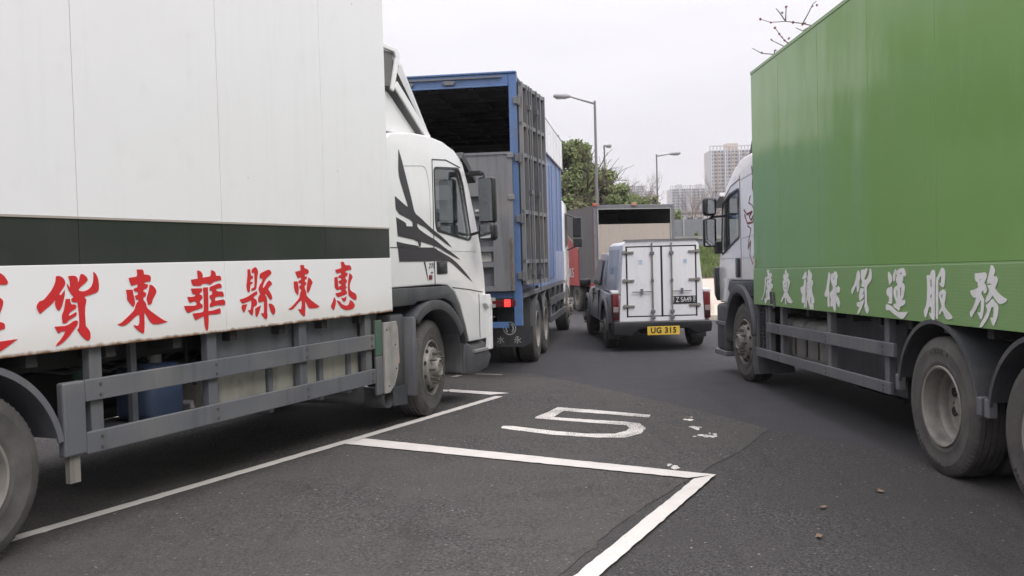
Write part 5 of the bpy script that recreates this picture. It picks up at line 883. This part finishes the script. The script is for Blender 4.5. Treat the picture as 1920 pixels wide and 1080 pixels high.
# ================= PICKUP with box canopy =================
PK = empty('pickup_truck', (2.61, 16.40, 0), pi/2+R(1))
tag(PK, 'silver pickup with a white double-door box canopy and yellow rear number plate', 'pickup truck')
fP = lambda s_, r_, z: (s_, .91-r_, z)      # r_: metres to the right of the left-hand edge
def loft(mb, rings):
    n = len(rings[0]); vs = [p for r_ in rings for p in r_]; fs = [tuple(range(n))[::-1], tuple((len(rings)-1)*n+i for i in range(n))]
    fs += [(i*n+k, i*n+(k+1) % n, (i+1)*n+(k+1) % n, (i+1)*n+k) for i in range(len(rings)-1) for k in range(n)]; mb.add(vs, fs)
def ring(x, w, wt, z0, z1, c=.91): return [(x, c-w, z0), (x, c+w, z0), (x, c+w*.5+wt*.5+.02, (z0+z1)/2), (x, c+wt, z1), (x, c-wt, z1), (x, c-w*.5-wt*.5-.02, (z0+z1)/2)]
# load bed and nose
b = MB(); loft(b, [ring(.06, .84, .80, .50, 1.0), ring(.6, .87, .82, .45, 1.02), ring(2.0, .88, .83, .42, 1.04), ring(3.9, .89, .84, .42, 1.05), ring(4.9, .86, .76, .40, .98), ring(5.12, .78, .66, .40, .85)])
body = b.build('body', 'silver_body', PK, fn=fP, bevel=.05, seg=3, smooth=True)
cs = []
for x in (.98, 4.15):
    c = MB(); c.tube([(x, -.3, .38), (x, 2.2, .38)], .45, 28); cs.append(c.build('cutter', 'silver_body', PK, fn=fP))
cut(body, cs)
for x in (.98, 4.15):
    for r_ in (-.0, 1.80):
        b = MB(); b.arc(x, .38, .44, .52, -5, 185, r_-.01, r_+.05, 20); b.build('arch_flare', 'plastic_dark', PK, fn=fP, bevel=.012, smooth=True)
b = MB(); loft(b, [ring(2.02, .80, .66, 1.03, 1.70), ring(2.3, .80, .66, 1.03, 1.74), ring(3.3, .80, .66, 1.03, 1.74), ring(4.1, .76, .62, 1.03, 1.12)])
b.build('cab', 'silver_body', PK, fn=fP, bevel=.06, seg=3, smooth=True)
for sgn, r_ in ((-1, .095), (1, 1.725)):
    b = MB(); b.prism(rounded([(2.25, 1.12), (2.35, 1.62), (3.15, 1.62), (3.7, 1.12)], .05), r_-.008, r_+.008, 'xz')
    me = b.mesh('side_window', 'plate_black', fn=lambda s_, t, z: (s_, .91-(t-sgn*(z-1.1)*.20+sgn*.015), z)); link('side_window', me, PK)
strokes('door_seam', [[(2.12, .5), (2.12, 1.03)], [(3.1, .5), (3.1, 1.03)]], .014, .025, .08, 'plate_black', PK, fP)
b = MB(); b.box(2.75, 2.95, -.01, .05, .93, .96); b.build('door_handle', 'plate_black', PK, fn=fP)
b = MB(); b.box(3.45, 3.58, -.20, .03, 1.06, 1.22); b.build('mirror', 'plastic_black', PK, fn=fP, bevel=.03, smooth=True)
b = MB(); b.box(3.45, 3.58, 1.79, 2.02, 1.06, 1.22); b.build('mirror', 'plastic_black', PK, fn=fP, bevel=.03, smooth=True)
# canopy
b = MB()
def cring(x, h0, h1, z0, z1): return [(x, .92-h0, z0), (x, .92+h0, z0), (x, .92+h1, z1-.06), (x, .92+h1-.07, z1), (x, .92-h1+.07, z1), (x, .92-h1, z1-.06)]
loft(b, [cring(.09, .755, .665, 1.0, 1.93), cring(1.95, .755, .665, 1.0, 1.93)]); b.build('canopy', 'canopy_white', PK, fn=fP, bevel=.012, smooth=True)
def sidepoly(mb, poly, off):
    vs = []
    for x, z in poly:
        h = .755-.09*(z-1.0)/.87+off; vs.append((x, .92-h, z))
    n = len(vs); vs += [(x, r_+.01, z) for x, r_, z in vs]; mb.add(vs, [tuple(range(n)), tuple(range(n, 2*n))[::-1]]+[(i, (i+1) % n, (i+1) % n+n, i+n) for i in range(n)])
b = MB(); sidepoly(b, [(.42, 1.06), (.42, 1.80), (1.9, 1.80), (1.9, 1.06)], .008); b.build('canopy_side_panel', 'canopy_grey', PK, fn=fP)
text('side_lettering', 'CAM', .22, 'faint_blue', PK, (1.15, .91-.92+.755-.036+.018, 1.42), (R(90), 0, R(180)), .001, 1.3)
b = MB(); b.box(.35, 1.85, .10, .13, 1.005, 1.05)
b.build('vent_strip', 'steel_grey', PK, fn=fP)
# canopy rear: frame, two doors, rods, hinges, locks
b = MB(); b.prism([(.17, .53), (1.67, .53), (1.585, 1.87), (1.52, 1.94), (.32, 1.94), (.255, 1.87)], .03, .088, 'yz', [[(.30, .61), (1.54, .61), (1.54, 1.845), (.30, 1.845)]])
b.build('canopy_rear_frame', 'canopy_white', PK, fn=fP, bevel=.006)
b = MB(); b.box(.03, .06, .300, .322, .6, 1.85); b.box(.03, .06, 1.518, 1.54, .6, 1.85); b.box(.03, .06, .912, .938, .6, 1.85); b.box(.031, .06, .305, 1.535, .60, .622); b.box(.031, .06, .305, 1.535, 1.828, 1.85); b.build('door_gasket', 'plate_black', PK, fn=fP)
b = MB(); b.box(.0, .09, .27, 1.57, 1.945, 1.965); b.build('canopy_lip', 'steel_grey', PK, fn=fP)
for r0_, r1_ in ((.326, .908), (.942, 1.514)):
    b = MB(); b.box(.025, .07, r0_, r1_, .626, 1.824); o = b.build('canopy_door', 'canopy_white', PK, fn=fP, bevel=.006)
for r_ in (.76, 1.10):
    b = MB(); b.tube([(.0, r_, .56), (.0, r_, 1.90)], .013, 8); b.build('locking_rod', 'rim_grey', PK, fn=fP, smooth=True)
    b = MB()
    for z in (.60, .70, 1.24, 1.72): s_ = .022 if z == 1.24 else .036; b.box(-.016, .024, r_-s_, r_+s_, z-.028, z+.028)
    b.build('rod_keeper', 'steel_grey', PK, fn=fP, bevel=.006)
for z in (.80, 1.25, 1.74):
    for r0_, r1_ in ((.24, .44), (1.40, 1.60)):
        b = MB(); b.box(-.004, .024, r0_+(.04 if r0_ < 1 else 0), r1_-(0 if r0_ < 1 else .04), z-.018, z+.018); b.lathe([(.036, 0), (.036, .03), (.0, .035)], (.03, r0_+.03 if r0_ < 1 else r1_-.03, z), 14, 'x'); b.lathe([(.0, -.032), (.032, -.03), (.036, 0)], (.03, r0_+.03 if r0_ < 1 else r1_-.03, z), 14, 'x')
        b.build('strap_hinge', 'rim_grey', PK, fn=fP, bevel=.004)
for r0_, r1_ in ((.40, .74), (1.11, 1.44)):
    b = MB(); b.tube([(-.012, r0_, 1.05), (-.012, r1_, 1.05)], .009, 6); b.box(-.02, .024, (r0_+r1_)/2-.018, (r0_+r1_)/2+.018, 1.01, 1.10); b.build('lock_handle', 'steel_grey', PK, fn=fP)
text('door_character', '流', .10, 'faint_blue', PK, (.022, .91-.55, 1.56), (R(90), 0, R(-90)), .001)
text('door_character', '易', .09, 'faint_blue', PK, (.022, .91-1.34, 1.56), (R(90), 0, R(-90)), .001)
b = MB(); b.box(.016, .023, 1.09, 1.51, .825, .96); o = b.build('upper_number_plate', 'plate_black', PK, fn=fP)
text('plate_text', 'Z SA49', .125, 'pale_letter', PK, (.014, .91-1.30, .892), (R(90), 0, R(-90)), .001, .72, bold=.001)
for ch, r_ in (('粤', 1.118), ('港', 1.482)): text('plate_text', ch, .11, 'pale_letter', PK, (.014, .91-r_, .892), (R(90), 0, R(-90)), .001, .42)
# tail: lamps, bumper, plate
for r0_, r1_ in ((.045, .165), (1.655, 1.775)):
    b = MB(); b.box(.02, .22, r0_, r1_, .56, 1.02); o = b.build('tail_lamp', 'red_lens', PK, fn=fP, bevel=.02, smooth=True)
    c = MB(); c.box(.008, .021, r0_+.014, r1_-.014, .70, .79); c.build('reversing_lamp', 'pale_lens', o, fn=fP, bevel=.004)
    c = MB(); c.box(.009, .021, r0_+.014, r1_-.014, .60, .69); c.build('lower_lens', 'lens_dark', o, fn=fP, bevel=.004)
b = MB(); b.box(.05, .30, .03, .165, 1.022, 1.08); b.box(.05, .3, 1.655, 1.79, 1.022, 1.08); b.build('bed_corner', 'canopy_white', PK, fn=fP, bevel=.012)
b = MB(); b.prism([(.06, .30), (.04, .46), (.06, .535), (1.76, .535), (1.78, .46), (1.76, .34), (1.5, .30), (1.35, .40), (.5, .40), (.35, .28)], -.08, .20, 'yz'); b.build('bumper', 'plastic_black', PK, fn=fP, bevel=.02, seg=3, smooth=True)
b = MB(); b.box(-.092, -.082, .635, 1.20, .295, .445); b.build('number_plate', 'plate_yellow', PK, fn=fP, bevel=.003)
text('plate_text', 'UG 315', .135, 'plate_letter', PK, (-.094, .91-.917, .372), (R(90), 0, R(-90)), .001, .95, spacing=1.12, bold=.0045)
for x in (.98, 4.15):
    for left, y in ((True, .895), (False, -.895)):
        w = empty('wheel', (x, y, .38), pi if left else 0); w.parent = PK; w.scale = (.715, .86, .715); [link(q, WM['front'][q], w) for q in ('tyre', 'rim')]; link('hub', WM['front']['hub'], w)['kind'] = 'stuff'
b = MB(); b.tube([(.98, .2, .38), (.98, 1.6, .38)], .06, 8); b.box(.3, 4.6, .5, .6, .42, .5); b.box(.3, 4.6, 1.2, 1.3, .42, .5); b.box(.2, .9, .6, 1.2, .3, .45); b.build('underframe', 'chassis', PK, fn=fP)
b = MB(); b.box(.45, .48, .02, .30, .2, .48); b.box(.45, .48, 1.5, 1.78, .2, .48); b.build('mud_flap', 'plastic_black', PK, fn=fP)

# ================= STREET LAMPS =================
def lamp(x, y, h, ang, arm, label, rise=.35, r=.10):
    L_ = empty('street_lamp', (x, y, 0), R(ang)); tag(L_, label, 'street lamp', 'street lamps along the road')
    b = MB(); b.tube([(0, 0, 0), (0, 0, 1.2), (0, 0, h)], [r*1.3, r, r*.62], 12); b.build('pole', 'lamp_pole', L_, smooth=True)
    b = MB(); b.tube([(0, 0, h-.15), (arm*.5, 0, h-.08+rise*.5), (arm, 0, h+rise)], [.055, .045, .035], 8); b.build('arm', 'lamp_pole', L_, smooth=True)
    b = MB(); b.tube([(arm-.1, 0, h+rise), (arm+.15, 0, h+rise+.03), (arm+.75, 0, h+rise+.06), (arm+.85, 0, h+rise+.03)], [.06, .15, .13, .04], 10); b.build('lamp_head', 'lamp_head', L_, smooth=True)
    b = MB(); b.box(arm+.15, arm+.7, -.09, .09, h+rise-.12, h+rise-.075); b.build('lamp_glass', 'pale_lens', L_)
lamp(.0929*50, 50, 9.9, 178, 1.35, 'tallest grey street lamp with its arm reaching left above the grey truck', .28)
lamp(.1019*70, 70, 9.9, 60, .35, 'short-armed street lamp seen nearly end-on in front of the leafy trees', .0, .09)
lamp(.1571*76, 76, 9.75, 0, 1.1, 'street lamp with its arm reaching right towards the tower blocks', .0, .09)

# ================= PAVEMENT, BANK, WALLS =================
pv = [(4.9, 23.72), (40, 22.9), (60, 57.6), (11.2, 57.6)]
b = MB(); b.prism(pv, -.02, .12, 'xy'); PV = tag(b.build('pavement', 'paver'), kind='structure')
ka, kb = Vector((4.9, 23.6)), Vector((40, 22.8)); n_ = 0
kd = (kb-ka).normalized(); kq = Vector((-kd.y, kd.x))
par = empty('kerb'); par['kind'] = 'structure'
for i in range(26):
    a_ = ka+kd*i*1.0+kd*.005; c_ = a_+kd*.99
    b = MB(); b.prism([tuple(a_-kq*.0), tuple(c_-kq*.0), tuple(c_+kq*.13), tuple(a_+kq*.13)], -.01, .135, 'xy'); b.build('kerb_stone', 'kerb_stone', par, bevel=.012, seg=1)
ka, kb = Vector((4.88, 23.74)), Vector((11.1, 57.6)); kd = (kb-ka).normalized(); kq = Vector((-kd.y, kd.x))
for i in range(34):
    a_ = ka+kd*i*1.0+kd*.005; c_ = a_+kd*.99
    b = MB(); b.prism([tuple(a_), tuple(c_), tuple(c_+kq*.13), tuple(a_+kq*.13)], -.01, .135, 'xy'); b.build('kerb_stone', 'kerb_stone', par, bevel=.012, seg=1)
# pale paving slabs near the kerb, each laid a little uneven
rd = random.Random(5); b = MB(); b.box(.003, .60, .003, .60, 0, .008); slab = b.mesh('paving_slab', 'kerb_stone', bevel=.004, seg=1)
for i in range(16):
    for j in range(8):
        link('paving_slab', slab, PV, (5.15+i*.62+j*.13, 23.80+j*.62, .118+rd.random()*.005))
# earth bank with grass
b = MB(); nx, ny = 60, 14; vs = []
for j in range(ny+1):
    for i in range(nx+1):
        x = -60+i*3.; y = 57.6+j*1.0; v = j/ny; z = (-.03 if j == 0 else .12+2.0*(v**.9))+(rd.random()-.5)*.12*(0 < j); vs.append((x, y, z))
b.add(vs, [(j*(nx+1)+i, j*(nx+1)+i+1, (j+1)*(nx+1)+i+1, (j+1)*(nx+1)+i) for j in range(ny) for i in range(nx)])
tag(b.build('grass_bank', 'earth', smooth=True), kind='structure')
b = MB(); vs = []; fs = []
for i in range(16000):
    x = rd.uniform(8.5, 20) if i < 13000 else rd.uniform(-20, 50); y = rd.uniform(58.2, 71.4); v = (y-57.6)/14; z = .12+2.0*(v**.9)
    h = rd.uniform(.12, .42); a = rd.uniform(0, pi); w = rd.uniform(.03, .09); k = len(vs); dx, dy = cos(a)*w, sin(a)*w; l_ = rd.uniform(-.1, .1)
    vs += [(x-dx, y-dy, z-.05), (x+dx, y+dy, z-.05), (x+l_, y+l_, z+h)]; fs.append((k, k+1, k+2))
b.add(vs, fs); tag(b.build('grass', 'grass_blade', recalc=False), kind='stuff')
def wall(name, label, cat, x0, x1, y, z0, z1, mat, post=None, cap=None, panel=3.0, th=.2):
    W_ = empty(name, (x0, y, 0)); tag(W_, label, cat); n = int((x1-x0)/panel)
    for i in range(n):
        b = MB(); b.box(i*panel+.03, (i+1)*panel-.03, 0, th, z0, z1); b.build('panel', mat, W_)
    if post:
        for i in range(n+1): b = MB(); b.box(i*panel-.07, i*panel+.07, -.06, th+.06, z0, z1+.12); b.build('post', post, W_)
    if cap: b = MB(); b.box(0, n*panel, -.1, th+.1, z1+.01, z1+.26); b.build('cap_rail', cap, W_)
wall('retaining_wall', 'pale grey low wall with a rail on top of the grass bank', 'wall', -30, 60, 71.8, 1.8, 2.75, 'barrier_grey', None, 'concrete', 6.0)
wall('noise_barrier', 'blue grey metal barrier with slim posts behind the low wall', 'barrier', -30, 60, 76, 2.0, 4.45, 'barrier_grey', 'galvanised', None, 4.0, .1)
KB = empty('kiosk', (.1921*92-.9, 92, 0)); tag(KB, 'small flat-roofed pale building peeping over the metal barrier', 'building')
b = MB(); b.box(-1.6, 2.6, 0, 4, 0, 5.6); b.build('wall', 'tower_wall', KB); b = MB(); b.box(-1.7, 2.7, -.1, 4.1, 5.6, 5.8); b.build('roof', 'concrete', KB)
for x in (-.7, .6, 1.6): b = MB(); b.box(x, x+.5, -.03, .02, 4.6, 5.2); b.build('window', 'tower_glass', KB)

# ================= TREES =================
def branch(mb, p, d, L_, r, depth, rd, tips, spread=.6, up=.25):
    n = 3; pts = [Vector(p)]; d = Vector(d).normalized()
    for i in range(n):
        d = (d+Vector((rd.gauss(0, .12), rd.gauss(0, .12), rd.gauss(0, .10)+up*.15))).normalized(); pts.append(pts[-1]+d*L_/n)
    mb.tube(pts, [r*(1-.45*i/n) for i in range(n+1)], 5 if depth else 4, False)
    tips.append((pts[-1], d, depth))
    if depth > 0:
        for k in range(rd.choice((2, 3, 3))):
            a = rd.uniform(0, 2*pi); q = d.orthogonal().normalized(); q.rotate(Matrix.Rotation(a, 3, d))
            branch(mb, pts[rd.choice((2, 3))], d*(1-spread*.4)+q*spread+Vector((0, 0, up)), L_*rd.uniform(.55, .8), r*.55, depth-1, rd, tips, spread, up)
def leafy(x, y, h, w, label, mat, seed, n=9000, leaf=.16, group='trees behind the lorry park'):
    rd = random.Random(seed); T = empty('leafy_tree', (x, y, 0)); tag(T, label, 'tree', group)
    mb = MB(); tips = []; branch(mb, (0, 0, 0), (rd.gauss(0, .05), rd.gauss(0, .05), 1), h*.36, h*.028, 0, rd, [])
    for k in range(5):
        a = 2*pi*k/5+rd.random(); branch(mb, (0, 0, h*.30+rd.random()*h*.05), (cos(a)*.7, sin(a)*.7, .9), h*.30, h*.014, 3, rd, tips, .7, .2)
    mb.build('trunk', 'bark', T, smooth=True, recalc=False)
    vs = []; fs = []; cl = [t[0] for t in tips if t[2] <= 1]
    mxz = max(c.z for c in cl); sx = max(abs(c.x) for c in cl)
    cen = []
    for c in cl: cen.append((Vector((c.x*w/sx*.85, c.y*w/sx*.85, c.z*(h*.93)/mxz)), rd.uniform(.3, .85)*h*.072))
    for k in range(len(cen)//4):
        a = rd.uniform(0, 2*pi); r_ = w*math.sqrt(rd.random())*.8; cen.append((Vector((cos(a)*r_, sin(a)*r_, h*rd.uniform(.18, .7))), rd.uniform(.4, .9)*h*.09))
    for i in range(n):
        c, r_ = rd.choice(cen); v = Vector((rd.gauss(0, 1), rd.gauss(0, 1), rd.gauss(0, .75))); v = v.normalized()*r_*(rd.random()**.4)*1.15; p = c+v
        a = Vector((rd.gauss(0, 1), rd.gauss(0, 1), rd.gauss(0, 1))).normalized(); q = a.orthogonal().normalized(); s_ = leaf*rd.uniform(.6, 1.3); k = len(vs)
        vs += [p-a*s_, p+q*s_*.5, p+a*s_, p-q*s_*.5]; fs.append((k, k+1, k+2, k+3))
    mb = MB(); mb.add(vs, fs); mb.build('crown', mat, T, recalc=False); return T
def bare(x, y, h, w, label, seed, mat='bark_pale', depth=5, buds=None, lean=(0, 0), r=.022, group='bare trees near the tower blocks'):
    rd = random.Random(seed); T = empty('bare_tree', (x, y, 0)); tag(T, label, 'tree', group); mb = MB(); tips = []
    mb.tube([(0, 0, 0), (0, 0, h*.3)], [h*r, h*r*.7], 6, False)
    for k in range(4):
        a = 2*pi*k/4+rd.random(); branch(mb, (0, 0, h*.28), (cos(a)*w+lean[0], sin(a)*w+lean[1], 1), h*.26, h*r*.5, depth, rd, tips, .45, .25)
    mb.build('trunk', mat, T, smooth=True, recalc=False)
    return T
trees = [(.062*62, 62, 10.2, 2.6, 'tall bushy green tree beside the blue truck roof, left of the lamp', 'leaf', 21, 13000, .17),
 (.081*66, 66, 9.0, 2.3, 'green tree directly behind the tallest street lamp', 'leaf', 22, 11000, .17),
 (.070*58, 58.5, 5.4, 2.3, 'low olive tree under the tall green one, above the grey truck roof', 'leaf_olive', 23, 10000, .14),
 (.104*70, 70, 7.9, 2.9, 'olive tree behind the short-armed street lamp', 'leaf_olive', 24, 10000, .16),
 (.118*64, 64, 6.9, 2.9, 'rounded low green tree right of the short-armed lamp', 'leaf', 25, 9000, .15),
 (.132*72, 72.5, 6.6, 3.1, 'last low green tree where the tree line ends', 'leaf_olive', 26, 8000, .16),
 (.040*60, 61, 9.2, 2.4, 'dark green tree mostly hidden behind the blue truck', 'leaf', 27, 8000, .17),
 (.173*84, 84, 5.8, .8, 'small green shrub-like tree left of the pale kiosk', 'leaf', 28, 3500, .14),
 (.198*74.5, 74.3, 3.4, 1.2, 'low green bush seen over the grass bank, beside the green truck mirror', 'leaf', 29, 4000, .12)]
for t in trees: leafy(*t)
bare(.137*88, 88, 10.5, .45, 'bare winter tree rising right of the green tree line', 31, r=.014)
bare(.127*80, 80, 7.6, .5, 'smaller bare tree behind the last green tree', 32)
bare(.199*90, 90, 8.6, .3, 'bare tree left of the tall tower block', 33, depth=4, r=.014)
bare(.214*80, 80, 8.6, .4, 'bare brownish tree in front of the tall tower block', 34, depth=4, r=.015)
bare(.205*96, 96, 9.2, .5, 'slim bare tree between the tower blocks', 35, depth=3, r=.013)
# the wood that closes the lorry park on the left, behind the parked trucks: one mass of trees
rd = random.Random(77); vs = []; fs = []
for t_ in range(13):
    tx, ty, th_ = -6.5-t_*1.5+rd.uniform(-.5, .5), 33-t_*1.1+rd.uniform(-1.5, 1.5), rd.uniform(9.5, 14)
    tx = min(tx, -.27*ty)
    cen = [(Vector((tx+rd.gauss(0, 1.1), ty+rd.gauss(0, 1.1), th_*rd.uniform(.22, .97))), rd.uniform(.6, 1.5)) for _ in range(15)]
    for i in range(1700):
        c, r_ = rd.choice(cen); p = c+Vector((rd.gauss(0, 1), rd.gauss(0, 1), rd.gauss(0, .8))).normalized()*r_*rd.random()**.4
        a = Vector((rd.gauss(0, 1), rd.gauss(0, 1), rd.gauss(0, 1))).normalized(); q = a.orthogonal().normalized(); k = len(vs)
        vs += [p-a*.2, p+q*.12, p+a*.2, p-q*.12]; fs.append((k, k+1, k+2, k+3))
b = MB(); b.add(vs, fs); tag(b.build('woodland', 'leaf', recalc=False), 'leafy wood closing the lorry park behind the white truck', kind='stuff')
# flowering tree behind the green truck: only its branch ends show over the roof
T = empty('flowering_tree', (9.6, 22, 0)); tag(T, 'nearly bare tree with red blossoms reaching over the green truck roof', 'tree')
rd = random.Random(4); mb = MB(); bl = MB(); mb.tube([(0, 0, 0), (-.05, 0, 2.5), (-.3, 0, 4.2)], [.2, .15, .10], 8, False)
def px3(x, y, d_):
    v = fwd+rt*(x-960)/1760-up*(y-540)/1760; v = v/v.y*d_; return Vector((v.x-9.6, v.y-22, v.z+1.7))
spr = [[(1560, 75, 21.8), (1522, 48, 21.6), (1505, 44, 21.5), (1473, 40, 21.4), (1445, 42, 21.4), (1426, 36, 21.3)], [(1505, 44, 21.5), (1514, 28, 21.5), (1524, 8, 21.5), (1531, 2, 21.5)], [(1473, 40, 21.4), (1474, 13, 21.4)], [(1473, 40, 21.4), (1462, 24, 21.4), (1455, 16, 21.3)],
 [(1500, 96, 22), (1478, 82, 22), (1466, 70, 22), (1453, 52, 22)], [(1486, 98, 22), (1472, 88, 22), (1446, 75, 22)], [(1475, 110, 22.2), (1452, 102, 22.2), (1428, 100, 22.2), (1410, 90, 22.2)], [(1452, 102, 22.2), (1452, 94, 22.2)], [(1522, 48, 21.6), (1505, 58, 21.6), (1492, 52, 21.6)]]
for sg in spr:
    P = [px3(*p) for p in sg]; mb.tube(P, [.015*(1-.7*i/len(P)) for i in range(len(P))], 5, False)
for a_ in ((1560, 75, 21.8), (1500, 96, 22), (1486, 98, 22), (1475, 110, 22.2)):
    mb.tube([Vector((-.3, 0, 4.2)), (Vector((-.3, 0, 4.2))+px3(*a_))/2+Vector((.2, 0, -.1)), px3(*a_)], [.08, .04, .015], 6, False)
for (x, y, d_) in ((1426, 36, 21.3), (1445, 42, 21.4), (1487, 42, 21.4), (1505, 46, 21.5), (1509, 44, 21.5), (1453, 52, 22), (1461, 64, 22), (1466, 70, 22), (1471, 76, 22), (1478, 81, 22), (1479, 72, 22), (1446, 75, 22), (1474, 13, 21.4), (1467, 24, 21.4), (1523, 12, 21.5), (1532, 10, 21.5), (1454, 94, 22.2), (1428, 99, 22.2)):
    p = px3(x, y, d_)
    for k in range(7):
        v = Vector((rd.gauss(0, 1), rd.gauss(0, 1), rd.gauss(0, 1))).normalized(); q = v.orthogonal().normalized(); w_ = v.cross(q); e = .030*rd.uniform(.6, 1.1); c = p+v*e*.6
        bl.add([c-q*e, c+w_*e*.7+v*e*.3, c+q*e, c-w_*e*.7+v*e*.3], [(0, 1, 2, 3)])
mb.build('trunk', 'bark', T, smooth=True, recalc=False); bl.build('blossom', 'blossom', T, recalc=False)

# ================= TOWER BLOCKS =================
def tower(xl, xr, ztop, D, storeys, bays, label, mat, orange=False, crown_=True, depth=16):
    w = (xr-xl)*D; h = (ztop*D)+1.7; T = empty('tower_block', ((xl+xr)/2*D, D, 0)); tag(T, label, 'tower block', 'distant residential towers')
    fh = h*.965/storeys; bw = w/bays; rd = random.Random(storeys*bays)
    b = MB(); b.box(-w/2, w/2, 0, depth, 0, h*.965); b.build('wall', mat, T)
    g1 = MB(); g2 = MB(); g3 = MB()
    for j in range(bays):
        x = -w/2+j*bw; kind = j % 4
        if kind == 0: g2.box(x+.1*bw, x+.42*bw, -1.1, -.02, 0, h*.965)
        if kind == 2: g3.box(x+.15*bw, x+.85*bw, -.9, -.02, 0, h*.96)
        for i in range(storeys):
            z = i*fh; y = -1.0 if kind == 2 else -.25
            g1.box(x+.22*bw+(.25*bw if kind == 0 else 0), x+.80*bw, y-.02, y+.2, z+.32*fh, z+.80*fh)
            if kind in (1, 3): g2.box(x+.1*bw, x+.9*bw, -.75, -.24, z, z+.16*fh)
    o = g1.build('windows', 'tower_glass', T); o['kind'] = 'stuff'
    g2.build('ribs', 'tower_wall', T)['kind'] = 'stuff'; g3.build('bay_columns', 'tower_orange' if orange else 'tower_pink', T)['kind'] = 'stuff'
    if crown_:
        b = MB(); b.box(-w*.12, w*.14, 2, depth*.6, h*.965, h*1.03); b.build('plant_room', 'tower_orange' if orange else 'tower_wall', T)
        b = MB()
        for i in range(bays+1): x = -w/2+i*bw; b.box(x-.25, x+.25, 0, .5, h*.965, h)
        b.box(-w/2-.3, w/2+.3, -.2, .6, h, h*1.008); b.build('roof_frame', 'tower_wall', T)
    return T
tower(.2139, .262, .1125, 520, 29, 13, 'tallest cream residential tower block with an orange rooftop room', 'tower_wall', True)
tower(.1712, .1915, .0715, 640, 24, 9, 'left half of the paired lower towers behind the kiosk, blue banded', 'tower_wall')
tower(.1925, .2135, .0715, 620, 24, 9, 'pinkish lower tower directly left of the tallest tower', 'tower_pink')
tower(.1255, .1440, .0760, 760, 28, 9, 'distant grey tower behind the bare winter tree', 'tower_wall', False, False)
tower(.1450, .1545, .0700, 800, 26, 5, 'far slim tower at the right edge of the distant group', 'tower_pink', False, False)
tower(.1195, .1245, .0640, 820, 24, 4, 'narrow far tower just behind the end of the tree line', 'tower_wall', False, False)

# ================= HAZE =================
b = MB(); b.box(-720, 720, -260, 1010, -1.1, 92)
hz = b.build('haze', 'plate_black'); hz.data.materials.clear(); hm = bpy.data.materials.new('haze'); hm.use_nodes = True; hn = hm.node_tree; hn.nodes.clear()
pv_ = hn.nodes.new('ShaderNodeVolumePrincipled'); pv_.inputs['Color'].default_value = (.93, .94, .97, 1); pv_.inputs['Density'].default_value = .00045; pv_.inputs['Anisotropy'].default_value = .3
ho = hn.nodes.new('ShaderNodeOutputMaterial'); hn.links.new(pv_.outputs[0], ho.inputs['Volume']); hz.data.materials.append(hm); hz['kind'] = 'stuff'
